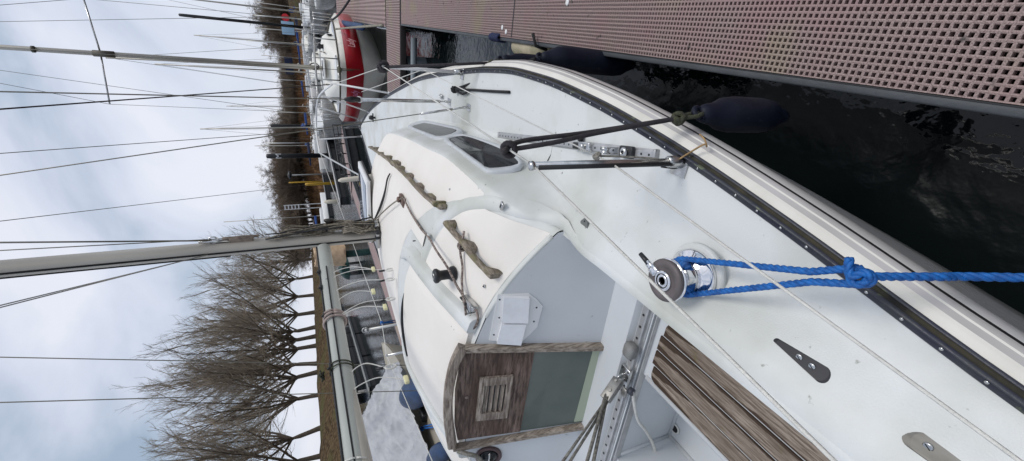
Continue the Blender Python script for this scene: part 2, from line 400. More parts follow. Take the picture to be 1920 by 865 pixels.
def roofy(x, Y):      # same shear for points given on the unsheared roof
    z = zroof(x, Y); yb = 1.28+(z-.86)*.34; w = 1-sstep((Y-1.2)/1.2); return max(Y+(yb-1.2)*w, yb)
# forward cream panel
def skin(xf0, xf1, y0, y1, nx, ny, dz, name, mt, edge=True, parent=boat, th=.004):
    mm = mb(); rows = []
    for i in range(ny+1):
        v = i/ny; row = []
        for j in range(nx+1):
            u = j/nx
            Y = y0+(y1-y0)*v; xa, xb_ = xf0(Y), xf1(Y); x = xa+(xb_-xa)*u
            d = dz+th*min(1, 6*min(u, 1-u, v, 1-v)+.0)
            row.append(V3((x, Y, zroof(x, Y)+d)))
        rows.append(row)
    mm.grid(rows); return mm.build(name, mt, parent)
xtn = lambda Y: cabp(Y)[1]
def endround(Y, y0, y1, r):            # narrows towards rounded panel ends
    t = min(1, (y1-Y)/r, (Y-y0)/r); return math.sqrt(max(0, 1-(1-max(0, t))**2))
def archY(x): t = min(1, abs(x)/1.0); return 2.50-.98*t**2.6        # centre line of the arched moulding
# panel split in strips that follow the arch
mm = mb(); rows = []
for i in range(57):
    u = -1+2*i/56; row = []
    for j in range(49):
        v = j/48
        xx = u*1.0; y0 = archY(xx*.97)+.075; y1 = 4.95-.30*abs(u)**3
        Y = y0+(y1-y0)*v; lim = xtn(Y)*1.0; x = u*lim*(1-.05*(1-endround(Y, 1.7, 5.0, .5)))
        row.append(V3((x, Y, zroof(x, Y)+.004-(.004 if i in (0,56) or j in (0,48) else 0))))
    rows.append(row)
mm.grid(rows); mm.build('roof_panel', cream, boat)
# arched moulding
def sweep_band(path, w, h, name, mt, zf, parent=boat, n=9, rnd=2.6):
    mm = mb(); rows = []
    for i, p in enumerate(path):
        t = (path[min(i+1, len(path)-1)]-path[max(0, i-1)]); t.z = 0; t.normalize(); nn = V3((t.y, -t.x, 0)); row = []
        for j in range(n):
            u = -1+2*j/(n-1); q = p+nn*(w/2*u*(.62+.38*sstep((p.y-1.3)/.3))); zz = surf(q.x, q.y) if surf(q.x, q.y) > 0 else p.z-.01; wl = sstep((p.y-1.2)/.35); zz = zz*wl+(p.z-.004-.25*max(0, abs(q.x)-abs(p.x))*(1-wl))*(1-wl); row.append(V3((q.x, q.y, zz+h*(.30+.70*wl)*(1-abs(u)**rnd)-.002)))
        rows.append(row)
    mm.grid(rows); return mm.build(name, mt, parent)
apix = [(985,396),(940,385),(905,381),(875,383),(850,394),(828,412),(812,434),(800,458),(790,485),(783,515),(779,550),(778,590),(781,630),(787,665)]
ap = [atroof(*q, .008) for q in apix]
apS = smooth_path(ap, 6)
LG = [V3((.968, y_, zdeck(.968, y_)+.006)) for y_ in (-3.,-2.,-1.,0.,.4,.7,.9,1.1,1.25)]+[atroof(1050,418,.006), atroof(1022,406,.006)]
apS = smooth_path(LG+[ap[0]], 6)[:-1]+apS
last = apS[-1]; mir = [V3((-p.x-.0, p.y, p.z)) for p in apS if p.x > abs(last.x)+.03]
full = apS+list(reversed(mir))
def zr2(x, Y):
    xb, xt, zt, zc = cabp(max(1.2, Y))
    if Y < 1.15: return zdeck(x, Y)
    if abs(x) <= xt: return max(zroof(x, max(1.2, Y)), zdeck(x, Y) if abs(x) > .9 else 0)
    return max(zt-(abs(x)-xt)/max(.02, xb-xt)*(zt-zdeck(xb, Y)), zdeck(x, Y))
sweep_band(full, .078, .010, 'roof_moulding', gel, None)
# aft cream panel between moulding and bulkhead (starboard and port)
def inarch(x): return archY(x)
for sd in (1,-1):
    mm = mb(); rows = []
    for i in range(31):
        u = i/30; x0 = .49+(.955-.49)*u; row = []
        for j in range(21):
            v = j/20; ya = 1.28+(zroof(x0, 1.35)-.86)*.34+.028; yb = max(ya+.01, {0:0}.get(1, None) or AYS(x0)-.055) if False else None
            row.append((x0, v))
        rows.append(row)
    # moulding inner edge as function of x
    tab = sorted([(p.x, p.y) for p in smooth_path(ap, 6) if p.x > .3])
    def mouldY(x):
        for a, b in zip(tab, tab[1:]):
            if a[0] <= x <= b[0] and b[0] > a[0]: return a[1]+(b[1]-a[1])*(x-a[0])/(b[0]-a[0])
        return tab[0][1] if x < tab[0][0] else tab[-1][1]
    R2 = []
    for r in rows:
        row = []
        for x0, v in r:
            ya = y0x(x0)+.020; yb = mouldY(x0)-.052-.02*max(0, (x0-.8))
            yb = max(yb, ya+.004); Y = ya+(yb-ya)*v
            e = .005*min(1, 8*min(v, 1-v))+.001
            row.append(V3((sd*x0, Y, zroof(x0, Y)+e)))
        R2.append(row)
    mm.grid(R2); mm.build('side_panel', cream, boat)
# bulkhead: face under the roof line
m = mb(); half = [V3((prow(k, Y0K[k])[0], Y0K[k], prow(k, Y0K[k])[1]-.003)) for k in range(17)]
half = [h for q in range(16) for h in (half[q], half[q].lerp(half[q+1], .5))]+[half[16]]
for h in half:
    if h.x > .972: h.z -= .012
for h in half: z_ = h.z if h.x > prow(8, Y0K[8])[0] else zroof(h.x, y0x(h.x))-.003; h.z = z_; h.y = 1.28+(z_-.86)*.34
top = half+[V3((-h.x, h.y, h.z)) for h in half[-2::-1]]
rows = []
for p in top:
    zb = .86; x = p.x
    rows.append([V3((x, 1.28+(zb+(p.z-zb)*t-.86)*.34-.004, zb+(p.z-zb)*t)) for t in [0,.25,.5,.75,.95,1]])
m.grid(rows, smooth=False); m.build('bulkhead', gel_in, boat)
# rim rounding along the top of the bulkhead
for sg in (1,-1): m = mb(); m.tube([V3((p.x, p.y+.004, p.z-.004)) for p in top if .44 < sg*p.x < .96], .010, n=8); m.build('bulkhead_rim', gel, boat)
# sliding hatch with runners
hx = .40
def zh(x, Y): return zroof(x, Y)+.036
m = mb(); rows = []
for i in range(25):
    u = -1+2*i/24; x = u*hx; row = []; y1 = 2.34-.10*abs(u)**2.5; y0 = 1.515
    for j in range(17):
        v = j/16; Y = y0+(y1-y0)*v; e = 0 if 0 < i < 24 and 0 < j < 16 else -.012
        row.append(V3((x, Y, zh(x, Y)+e)))
    rows.append(row)
low = [[V3((p.x*1.01, p.y+(.004 if q == 16 else -.004 if q == 0 else 0), p.z-.035)) for q, p in enumerate(r)] for r in rows]
m.grid(rows)
rim = [r for r in [rows[0]]]
m.grid([[r[-1] for r in rows], [r[-1] for r in low]]); m.grid([rows[0], low[0]]); m.grid([rows[-1], low[-1]]); m.grid([[r[0] for r in rows], [r[0] for r in low]])
hatch = m.build('sliding_hatch', cream, boat)
m = mb(); m.tube([V3((-hx+.8*hx*2*i/16*1.0+.08*0+ -0, 2.352-.10*abs(-1+2*i/16*1.0)**2.5, zroof(0, 2.35)-.0+.030-.03*abs(-1+2*i/16)**2)) for i in range(1, 16)], .009, n=8)
m.build('hatch_slot', dark, hatch)
for sd in (1,-1):
    m = mb(); rows = []
    for i in range(31):
        Y = 1.50+(2.46-1.50)*i/30; row = []
        for x, h in ((.408,.0),(.410,.040),(.420,.048),(.470,.046),(.482,.036),(.492,.0)):
            xx = x-.10*sstep((Y-2.25)/.25); row.append(V3((sd*xx, Y, zroof(xx, Y)+h*(1-.6*sstep((Y-2.3)/.2)))))
        rows.append(row)
    m.grid(rows); m.add([rows[0][k] for k in range(6)], [tuple(range(6))])
    m.build('hatch_runner', gel, boat)
# cockpit: bridge deck, seats, well
m = mb()
def quad(pts, mi=0): m.add([V3(p) for p in pts], [tuple(range(len(pts)))], mi)
WX0, WX1, WY, WZ = -.17, .40, 1.03, .45
quad([(-1.0,1.28,.862),(1.0,1.28,.862),(1.0,1.115,.872),(-1.0,1.115,.872)])
quad([(-1.0,1.115,.872),(1.0,1.115,.872),(1.0,1.10,.842),(-1.0,1.10,.842)])
quad([(-1.0,1.10,.842),(1.0,1.10,.842),(1.0,1.03,.842),(-1.0,1.03,.842)])
quad([(WX0,WY,.842),(WX1,WY,.842),(WX1,WY+.0,WZ),(WX0,WY+.0,WZ)])           # front wall of the well
quad([(WX1,WY,.820),(WX1,-3,.820),(WX1,-3,WZ),(WX1,WY,WZ)])
quad([(WX0,WY,.820),(WX0,-3,.820),(WX0,-3,WZ),(WX0,WY,WZ)])
quad([(WX0,WY,WZ),(WX1,WY,WZ),(WX1,-3,WZ),(WX0,-3,WZ)])
quad([(WX1,WY,.820),(.80,WY,.820),(.80,-3,.820),(WX1,-3,.820)]); quad([(WX1,WY,.842),(.80,WY,.842),(.80,WY,.818),(WX1,WY,.818)])             # starboard seat
quad([(-.80,WY,.820),(WX0,WY,.820),(WX0,-3,.820),(-.80,-3,.820)]); quad([(-.80,WY,.842),(WX0,WY,.842),(WX0,WY,.818),(-.80,WY,.818)])
for sd in (1,-1):
    rows = [[V3((sd*x, Y, z+.0)) for x, z in ((.80,.820),(.83,.826),(.845,.84),(.925,1.075),(.94,1.10),(.962,zdeck(.962, Y)))] for Y in Ys(-3, 1.115, 30)]
    m.grid(rows)
    rows = [[V3((sd*x, Y, z+.0)) for x, z in ((.80,.86),(.83,.862),(.845,.87),(.925,1.075),(.94,1.10),(.962,zdeck(.962, Y)))] for Y in Ys(1.10, 1.46, 8)]
    m.grid(rows)
m.tube([(WX1,.99,.82),(WX1,-3,.82)], .012, n=8)
m.build('cockpit_moulding', gel_in, boat)
m = mb(); m.tube([(WX0,WY-.003,WZ+.003),(WX1,WY-.003,WZ+.003)], .012, n=6); m.tube([(WX0+.003,WY-.003,WZ),(WX0+.003,WY-.003,.83)], .012, n=6)
m.tube([(WX0+.004,WY,WZ+.003),(WX0+.004,-3,WZ+.003)], .012, n=6); m.build('well_fillet', gel_in, boat)
p = at(1258, 806, WZ+.004); m = mb()
m.lathe([(.030,0),(.030,.003),(.022,.005),(.020,.004),(.019,.001)], (p.x+.03, p.y-.02, p.z), n=20, mis=[0,0,0,1])
m.build('cockpit_drain', [gel, dark], boat)
# teak seat slats, each board a part
sl = [(.415,.485),(.4955,.5645),(.5745,.6435),(.6535,.724)]
for k, (a, b) in enumerate(sl):
    m = mb(); y1 = .985-.012*abs(k-1.5); bm_y = [y1, -2.4]
    r = .028 if k in (0,3) else .004; vs = []
    for z in (.8215,.8285):
        xa, xb_ = a, b
        pts = [(xa, -2.4), (xb_, -2.4)]
        if k == 3: pts += [(xb_, y1-r), (xb_-r*.3, y1-r*.3), (xb_-r, y1), (xa, y1)]
        elif k == 0: pts += [(xb_, y1), (xa+r, y1), (xa+r*.3, y1-r*.3), (xa, y1-r)]
        else: pts += [(xb_, y1), (xa, y1)]
        vs += [V3((x, y, z)) for x, y in pts]
    n = len(vs)//2
    m.add(vs, [tuple(range(n, 2*n)), tuple(range(n-1, -1, -1))]+[(i, (i+1) % n, n+(i+1) % n, n+i) for i in range(n)])
    m.build('seat_board', teakseat, boat)
# companionway: jambs, header, washboards
def bpoly(mm, pix, d0, d1, mi=0): mm.prism([onb(x, y, d0) for x, y in pix], BN, d1-d0, mi)
comp = bpy.data.objects.new('companionway', None); 
m = mb(); bpoly(m, [(872,650),(1000,655),(1002,655),(975,806),(858,822),(852,790),(853,730),(860,690)], .004, .016)
wb = m.build('upper_washboard', ply, boat)
m = mb(); bpoly(m, [(1000,655),(1128,654),(1091,789),(975,806)], .003, .011)
lw = m.build('lower_washboard', acryl, boat)
m = mb(); bpoly(m, [(1112,655),(1129,654),(1092,789),(1076,791)], .0115, .013); m.build('board_edge', acryledge, lw)
def bar(mm, a, b, w, d0, d1, mi=0):       # bevelled timber between two photo points on the bulkhead
    A, B = onb(*a, d0), onb(*b, d0); t = (B-A).normalized(); s = BN.cross(t).normalized()*w/2; h = d1-d0
    vs = []
    for P in (A, B):
        vs += [P-s, P-s+BN*h*.7, P-s*.7+BN*h, P+s*.7+BN*h, P+s+BN*h*.7, P+s]
    mm.add(vs, [(0,1,2,3,4,5),(11,10,9,8,7,6)]+[(i, (i+1) % 6, 6+(i+1) % 6, 6+i) for i in range(6)], mi)
m = mb(); bar(m, (872,650), (1140,646), .034, .001, .036); m.build('door_jamb', teakgrey, boat)
m = mb(); bar(m, (850,835), (1099,793), .030, .001, .036); m.build('door_jamb', teakgrey, boat)
hd = smooth_path([onb(*q, .02) for q in [(868,650),(853,680),(844,715),(840,750),(841,790),(848,836)]], 5)
m = mb(); rows = []
for i, p in enumerate(hd):
    t = (hd[min(i+1, len(hd)-1)]-hd[max(0, i-1)]).normalized(); s = BN.cross(t).normalized()
    rows.append([p+s*a+BN*b for a, b in ((-.024,-.018),(-.024,.016),(-.018,.024),(.018,.024),(.024,.016),(.024,-.018))])
m.grid(rows, smooth=False, close=True); m.add(rows[0], [tuple(range(6))]); m.add(rows[-1], [tuple(range(6))])
m.build('door_header', teakx, boat)
# louvred vent
vt = [(900,707),(962,702),(950,780),(891,786)]
m = mb(); fr = [V3(onb(*q, .017)) for q in vt]; cen = sum(fr, V3())/4
inn = [cen+(p-cen)*.66 for p in fr]
for i in range(4):
    j = (i+1) % 4; m.prism([fr[i], fr[j], inn[j], inn[i]], BN, .016 if i % 2 else .015)
vent = m.build('vent_frame', teakx, wb)
m = mb(); m.prism([cen+(p-cen)*.68 for p in fr], BN, .002); m.build('vent_recess', dark, vent)
for k in range(4):
    t0 = .04+k*.24; t1 = t0+.17; m = mb()
    a, b, c, d = [inn[0].lerp(inn[1], t) for t in (t0, t1)]+[inn[3].lerp(inn[2], t) for t in (t1, t0)]
    m.add([a+BN*.003, b+BN*.011, c+BN*.011, d+BN*.003, a+BN*.000, b+BN*.007, c+BN*.007, d+BN*.0], [(0,1,2,3),(7,6,5,4),(0,4,5,1),(1,5,6,2),(2,6,7,3),(3,7,4,0)])
    m.build('vent_slat', teakx, vent)
m = mb(); 
p = onb(875, 745, .016); m.lathe([(.009,0),(.009,.004),(.006,.005)], p, BN, n=14); m.build('keyhole', wb and teakx, wb)
# instrument plate with two hinged covers
m = mb(); bpoly(m, [(933,551),(992,550),(1006,560),(1017,573),(1007,612),(978,640),(917,637)], .002, .009)
for q in [(937,562),(926,628),(1006,577),(1001,603),(936,596)]:
    m.lathe([(.0045,0),(.004,.002)], onb(*q, .009), BN, n=8, mi=1)
ipl = m.build('instrument_panel', [white, blackp], boat)
m = mb(); bpoly(m, [(944,554),(992,556),(989,602),(940,601)], .009, .030); m.build('instrument_cover', lens, ipl)
m = mb(); bpoly(m, [(940,604),(986,604),(976,643),(931,640)], .009, .030); m.build('instrument_cover', lens, ipl)
# compass on the port side of the bulkhead
p = onb(916, 853, .001); m = mb()
m.lathe([(.075,0),(.075,.012),(.066,.020),(.058,.018),(.055,.006)], p, BN, n=32); comps = m.build('compass', mat('compass ring',(.10,.06,.06),.5,var=.3), boat)
m = mb(); m.lathe([(.054,0),(.045,.016),(.02,.026),(.004,.028)], p+BN*.004, BN, n=28); m.build('compass_dome', glassd, comps)
m = mb(); bx = BN.cross(V3((1,0,0))).normalized()
m.tube([p+V3((0,0,0))+BN*.03+V3((.05,0,0)), p+BN*.034, p+BN*.03-V3((.05,0,0))], .005, n=6); m.build('compass_card', steel, comps)
# portlights on the cabin side
def sideplane(pix):
    z = 1.25
    return [atside(*q) for q in pix]
def sx(Y, z):
    xb, xt, zt, zc = cabp(Y); zd = zdeck(xb, Y)+.04; t = (z-zd)/(zt-.035-zd); return xb+(xt+.020-xb)*t
def atside(x, y):
    return hit(x, y, surf)
SN = V3((.985, .10, .14)).normalized()
def portlight(outer, inner, glass):
    O = smooth_path([atside(*q) for q in outer], 4, True)[:-1]; I = smooth_path([atside(*q) for q in inner], 4, True)[:-1]
    cen = sum(I, V3())/len(I); ang = lambda p: math.atan2((p-cen).z*3, -(p-cen).y)
    n = 48
    def even(P):
        L = [0]
        for a, b in zip(P, P[1:]+P[:1]): L.append(L[-1]+(b-a).length)
        out = []
        for i in range(n):
            d = L[-1]*i/n; k = max(j for j in range(len(L)) if L[j] <= d+1e-9); k = min(k, len(P)-1)
            out.append(P[k].lerp(P[(k+1) % len(P)], (d-L[k])/max(1e-9, L[k+1]-L[k])))
        return out
    O, I = even(O), even(I)
    mm = mb(); mm.grid([[o-SN*.004 for o in O], [o+SN*.010 for o in O], [o.lerp(i, .25)+SN*.019 for o, i in zip(O, I)], [o.lerp(i, .85)+SN*.019 for o, i in zip(O, I)], [i+SN*.013 for i in I]], close=True)
    fr = mm.build('portlight', mat('window frame', (.52,.54,.56), .4, col2=(.46,.48,.49), vscale=12), boat)
    mm = mb(); mm.grid([[i+SN*.013 for i in I], [i.lerp(cen, .045)+SN*.016 for i in I]], close=True, mi=1)
    mm.add([i.lerp(cen, .045)+SN*.016 for i in I]+[cen+SN*.020], [(k_, (k_+1) % n, n) for k_ in range(n)], 0); mm.build('portlight_pane', [glass, blackp], fr)
portlight([(833,266),(845,257),(872,256),(930,274),(962,290),(981,309),(975,319),(950,325),(916,328),(900,318),(866,292)],
          [(843,266),(855,260),(876,260),(928,279),(956,294),(973,310),(962,317),(916,321),(903,312),(872,290)], glassd)
portlight([(765,240),(779,232),(798,229),(845,239),(868,246),(864,254),(845,260),(822,264),(806,259)],
          [(774,241),(785,236),(798,234),(840,243),(857,248),(845,256),(825,260),(810,256)], glassg)
# teak grab rails on the roof: a bar on feet
def grabrail(pix, feet, w, lift, name='grab_rail', fpx=None):
    P = smooth_path([atroof(x, y, lift) for x, y in pix], 34); mm = mb(); L = [0]
    for a, b in zip(P, P[1:]): L.append(L[-1]+(b-a).length)
    rows = []
    for i, p in enumerate(P):
        t = (P[min(i+1, len(P)-1)]-P[max(0, i-1)]).normalized(); s = t.cross(V3((0,0,1))).normalized(); u = L[i]/L[-1]
        d = min(abs(u-f) for f in feet)*L[-1]; k = max(0, 1-d/.055); base = p.z-zroof(p.x, p.y)
        dn = .014+(base-.012)*sstep(k*1.25); ww = w*(.85+.8*sstep(k*1.3)) if w < .02 else w*(.8+.35*sstep(k))
        rows.append([p+s*(ww*a)+V3((0,0,h)) for a, h in ((-.5,-dn),(-.55,0),(-.42,.012),(.0,.017),(.42,.012),(.55,0),(.5,-dn))])
    mm.grid(rows, close=True); mm.add(rows[0], [tuple(range(7))]); mm.add(rows[-1], [tuple(range(7))])
    for q_ in (fpx or []):
        p = min(P, key=lambda a: (proj(a)[0]-q_)**2); i = P.index(p); t = (P[min(i+3, len(P)-1)]-P[max(0, i-3)]).normalized(); s = t.cross(V3((0,0,1))).normalized(); R = Matrix((t, -s, V3((0,0,1)))).transposed(); hh = p.z-zroof(p.x, p.y)
        mm.bbox(p+s*.010+V3((0,0,-hh*.5-.004)), (.085,.034,hh), .014, 0, rot=R)
    return mm.build(name, teakrail, boat)
grabrail([(692,276),(716,291),(740,310),(762,330),(782,352),(800,370),(818,384)], [.0,.16,.31,.45,.60,.78,1.], .017, .052, fpx=(699,709,720,733,745,760,778,798,816))
grabrail([(836,418),(852,438),(868,455),(884,478),(904,500),(924,519)], [.03,.5,.97], .026, .045)
# lathe helper: fitting standing on the deck at a photo point
# primary winch
wbse = atdeck(1306, 515); wz = wbse.z
WT = topz((wbse.x, wbse.y, wz), 1243)
Hh = WT-wz; wp = V3((wbse.x, wbse.y, wz))
m = mb(); m.lathe([(.100,-.006),(.100,.006),(.094,.012)], wp, n=40, mi=0); winch = m.build('primary_winch', gel, boat)
m = mb(); m.lathe([(.082,.010),(.084,.016),(.084,.026),(.076,.034),(.060,.040),(.056,.046)], wp, n=40); m.build('winch_base', chrome, winch)
m = mb(); m.lathe([(.056,.044),(.050,.06),(.045,.085),(.046,.62*Hh),(.052,.76*Hh),(.060,.80*Hh)], wp, n=40); m.build('winch_drum', chrome, winch)
m = mb(); m.lathe([(.060,.80*Hh),(.066,.815*Hh),(.066,.84*Hh),(.060,.855*Hh)], wp, n=48); m.build('winch_collar', chrome, winch)
m = mb(); m.lathe([(.050,.85*Hh),(.063,.875*Hh),(.0655,.93*Hh),(.064,.965*Hh),(.054,.985*Hh),(.045,.988*Hh),(.044,.980*Hh),(.030,.980*Hh)], wp, n=48)
m.build('winch_cap', mat('winch cap', (.115,.098,.098), .5, col2=(.085,.072,.070), vscale=20), winch)
m = mb(); m.lathe([(.030,.975*Hh),(.031,1.02*Hh),(.026,1.03*Hh),(.023,1.03*Hh),(.021,1.0*Hh)], wp, n=32, mis=[0,0,0,1]); m.lathe([(.020,1.0*Hh),(.020,1.028*Hh),(.0125,1.03*Hh),(.011,1.0*Hh)], wp, n=24, mis=[0,0,1])
arm = onp(1208, 484, (0,0,WT+.0), (0,0,1)); dd = (arm-wp); dd.z = 0; dd.normalize(); R = Matrix.Rotation(math.atan2(dd.y, dd.x), 3, 'Z')
for q, ww in ((.045,.030),(.065,.020)): m.bbox(wp+dd*q+V3((0,0,1.005*Hh)), (.03,ww,.014), .004, 0, rot=R)
m.build('self_tailer', [chrome, dark], winch)
m = mb(); m.tube([wp+dd*.07+V3((0,0,1.0*Hh)), wp+dd*.115+V3((0,0,1.01*Hh))], [.009,.007], n=10); m.build('line_guide', blackp, winch)
# small black halyard winch on the roof
p = atroof(853, 513); h = topz(p, 817)-p.z; m = mb()
m.lathe([(.038,0),(.040,.008),(.038,.022),(.028,.030),(.025,.04),(.025,h*.68),(.032,h*.78),(.037,h*.84),(.037,h*.95),(.031,h)], p, n=28)
hw = m.build('halyard_winch', blackp, boat)
m = mb(); m.lathe([(.017,h),(.017,h+.004),(.010,h+.004),(.009,h-.01)], p, n=20, mis=[0,0,1]); m.build('winch_socket', [steel, dark], hw)
# line clutch (silver cheek, black cam) and small fittings
a_ = atroof(866, 558, .03); b_ = atroof(893, 580, .03); d_ = (b_-a_); d_.z = 0; L_ = d_.length; d_.normalize(); R = Matrix.Rotation(math.atan2(d_.y, d_.x), 3, 'Z'); c_ = (a_+b_)/2
m = mb(); m.bbox(c_+V3((0,0,-.008)), (L_*1.05,.030,.034), .006, 0, rot=R); m.bbox(c_+V3((0,0,.012)), (L_*.95,.034,.006), .002, 0, rot=R)
m.lathe([(.006,.014),(.005,.018)], c_+V3((0,0,.003)), n=10, mi=1); m.tube([c_-d_*L_*.3+R@V3((0,-.022,.0)), c_-d_*L_*.75+R@V3((0,-.018,.012))], [.009,.006], mi=1, n=8); m.bbox(c_+R@V3((0,-.020,.0)), (L_*.9,.012,.030), .004, 1, rot=R)
m.build('line_clutch', [steel, blackp], boat)
p = atroof(803, 444, .024); m = mb(); m.lathe([(.019,-.004),(.019,.003),(.013,.006),(.0085,.003),(.008,0)], p, n=22, mis=[0,0,0,1]); m.build('rope_fairlead', [gel, dark], boat)
def fitting(pt, size, ang, name, mt, hole=True, r=.004):
    mm = mb(); R = Matrix.Rotation(ang, 3, 'Z'); mm.bbox(pt+V3((0,0,size[2]/2)), size, r, 0, rot=R)
    if hole: mm.bbox(pt+V3((0,0,size[2]+.0005)), (size[0]*.5, size[1]*.35, .002), .0008, 1, rot=R)
    return mm.build(name, [mt, dark], boat)
fitting(atroof(908,537), (.036,.018,.006), -1.0, 'slot_plate', steel)
fitting(atroof(943,386,.022), (.04,.026,.012), -.4, 'bullseye', steel)
p = atdeck(1097, 422); m = mb()
m.prism([p+V3((.028*math.cos(a), .028*math.sin(a), 0)) for a in [k*PI/3+.3 for k in range(6)]], (0,0,1), .006)
for k in range(3): m.lathe([(.004,.006),(.003,.008)], p+V3((.017*math.cos(k*2.1), .017*math.sin(k*2.1), 0)), n=8, mi=1)
m.build('deck_pad', [mat('grey pad', (.17,.18,.17), .5, var=.2), dark], boat)
for x, y in [(900,360),(845,355),(975,372),(1056,325)]:
    p = atroof(x, y) if y < 358 and x < 905 else atdeck(x, y); m = mb(); m.lathe([(.006,0),(.006,.008),(.003,.011)], p, n=8); m.build('press_stud', steel, boat)
for x, y in [(776,452),(770,470),(848,612),(853,618)]:
    p = atroof(x, y, .03); m = mb(); m.lathe([(.004,-.01),(.004,.006)], p, n=8); m.build('hatch_screw', blackp, boat)
# black tapered jammer plate
def taper(a, b, ra, rb, th, name, mt, screws=()):
    a, b = V3(a), V3(b); d = b-a; d.z = 0; an = math.atan2(d.y, d.x); out = []
    for k in range(9): t = an+PI/2+PI*k/8; out.append(a+V3((math.cos(t)*ra, math.sin(t)*ra, 0)))
    for k in range(13): t = an-PI/2+PI*k/12; out.append(b+V3((math.cos(t)*rb, math.sin(t)*rb, 0)))
    mm = mb(); out = [V3((q.x, q.y, zdeck(q.x, q.y)-.001)) for q in out]; mm.prism(out, (0,0,1), th)
    c = sum(out, V3())/len(out); up = V3((0,0,1)); n = len(out)
    mm.add([q+up*th for q in out]+[q+(c-q)*.12+up*(th+.003) for q in out], [(i, (i+1) % n, n+(i+1) % n, n+i) for i in range(n)]+[tuple(range(n, 2*n))])
    for s_ in screws:
        q = a.lerp(b, s_); q.z = zdeck(q.x, q.y)-.001; mm.lathe([(.0085,th+.002),(.0085,th+.0045),(.006,th+.0055)], q, n=14, mi=1); mm.box(q+V3((0,0,th+.0056)), (.013,.0016,.0012), 2, rz=1.)
    return mm.build(name, [mt, steel, dark], boat)
taper(atdeck(1459,636), atdeck(1549,701), .0055, .0170, .010, 'cam_plate', mat('charcoal plate',(.014,.014,.018),.42,var=.15), (.52,.78))
a, b = atdeck(1722,818), atdeck(1722,818)+V3((.0,-.26,0))
taper(b, a, .020, .019, .011, 'strap_plate', mat('worn strap',(.26,.26,.25),.4,.5,col2=(.10,.09,.07),vscale=12,stretch=(1,.3,1)), (.92,))
# genoa track with car, block and stop
ta, tb = atdeck(934, 254, .014), atdeck(1228, 292, .014); d = (tb-ta).normalized(); R = Matrix.Rotation(math.atan2(d.y, d.x), 3, 'Z')
m = mb(); Lt = (tb-ta).length; n = 12
for k in range(n):
    a, b = ta+d*Lt*k/n, ta+d*Lt*(k+1)/n; za, zb = zdeck(a.x, a.y)+.002, zdeck(b.x, b.y)+.002; s = d.cross(V3((0,0,1))).normalized()
    pr = [(-.020,.0),(-.020,.003),(-.013,.005),(-.013,.012),(-.010,.014),(.010,.014),(.013,.012),(.013,.005),(.020,.003),(.020,.0)]
    m.grid([[V3((p.x, p.y, z))+s*u+V3((0,0,h)) for u, h in pr] for p, z in ((a, za), (b, zb))], smooth=False)
m.bbox(V3((tb.x,tb.y,zdeck(tb.x,tb.y)+.010)), (.014,.044,.022), .003, 0, rot=R); m.bbox(V3((ta.x,ta.y,zdeck(ta.x,ta.y)+.008)), (.010,.040,.016), .003, 0, rot=R)
k = .03
while k < Lt-.02: q = ta+d*k; m.lathe([(.0045,.0),(.0045,.0012)], (q.x, q.y, zdeck(q.x, q.y)+.0155), n=10, mi=1); k += .038
trk = m.build('genoa_track', [alutrack, dark], boat)
def tpos(x, y, h=0.): q = at(x, y, 1.02); kk = (q-ta).dot(d); q = ta+d*kk; return V3((q.x, q.y, zdeck(q.x, q.y)+h))
m = mb(); q = tpos(1100, 276, .02); m.bbox(q, (.085,.042,.022), .006, 0, rot=R); m.lathe([(.014,.0),(.016,.012),(.010,.018)], q+V3((0,0,.008)), n=18); m.bbox(q-d*.06, (.05,.03,.02), .006, 1, rot=R)
m.lathe([(.016,0),(.016,.014),(.012,.018)], q-d*.045+R@V3((0,.035,-.012)), n=14, mi=1); m.build('track_car', [steel, blackp], trk)
m = mb(); q = tpos(1176, 286, .022); m.bbox(q, (.075,.046,.020), .006, 1, rot=R); m.lathe([(.018,.010),(.018,.020),(.012,.024),(.007,.024),(.006,.020)], q, n=24, mis=[0,0,0,1]); car2 = m.build('track_car', [steel, blackp], trk)
m = mb(); q2 = tpos(1150, 283, .045); ax = R@V3((0,1,.0)); q2 = q2+V3((0,0,.012))
for s_ in (-.013,.013): m.lathe([(.020,-.0018),(.020,.0018)], q2+ax*s_, ax, n=22, mi=0); m.bbox(q2+ax*s_+V3((0,0,-.022))+d*.012, (.024,.003,.045), .001, 0, rot=R)
m.lathe([(.021,-.010),(.015,-.004),(.015,.004),(.021,.010)], q2, ax, n=26, mi=0); m.build('sheave_block', [steel, blackp], car2)
# main traveller
m = mb(); TY = 1.063; tz = .843
for x0 in (-.98,):
    pr = [(-.026,0),(-.026,.004),(-.017,.006),(-.017,.020),(-.012,.024),(.012,.024),(.017,.020),(.017,.006),(.026,.004),(.026,0)]
    m.grid([[V3((x, TY+u, tz+h)) for u, h in pr] for x in (-.95,.80)], smooth=False)
    m.add([V3((.80, TY+u, tz+h)) for u, h in pr], [tuple(range(len(pr)))])
x = .76
while x > -.9: m.lathe([(.0062,0),(.0062,.0012)], (x, TY, tz+.0242), n=12, mi=1); x -= .062
m.bbox((-.1,1.016,.822), (1.7,.006,.040), .002, 0)
trv = m.build('mainsheet_traveller', [alutrack, dark], boat)
def tv(x, y, h=.03): q = at(x, y, tz+h); return V3((q.x, TY, tz+h))
m = mb(); q = tv(1185, 655); m.bbox(q+V3((0,.0,.012)), (.075,.060,.05), .016, 0); m.build('traveller_stop', mat('grey rubber stop',(.25,.25,.24),.6,var=.4,vscale=20), trv)
m = mb(); q = tv(1172, 705); m.bbox(q+V3((0,0,.0)), (.105,.062,.020), .004, 0)
for sx_, sy_ in ((-1,-1),(1,-1),(-1,1),(1,1)): m.lathe([(.006,.010),(.004,.013)], q+V3((sx_*.04, sy_*.020, 0)), n=8, mi=1)
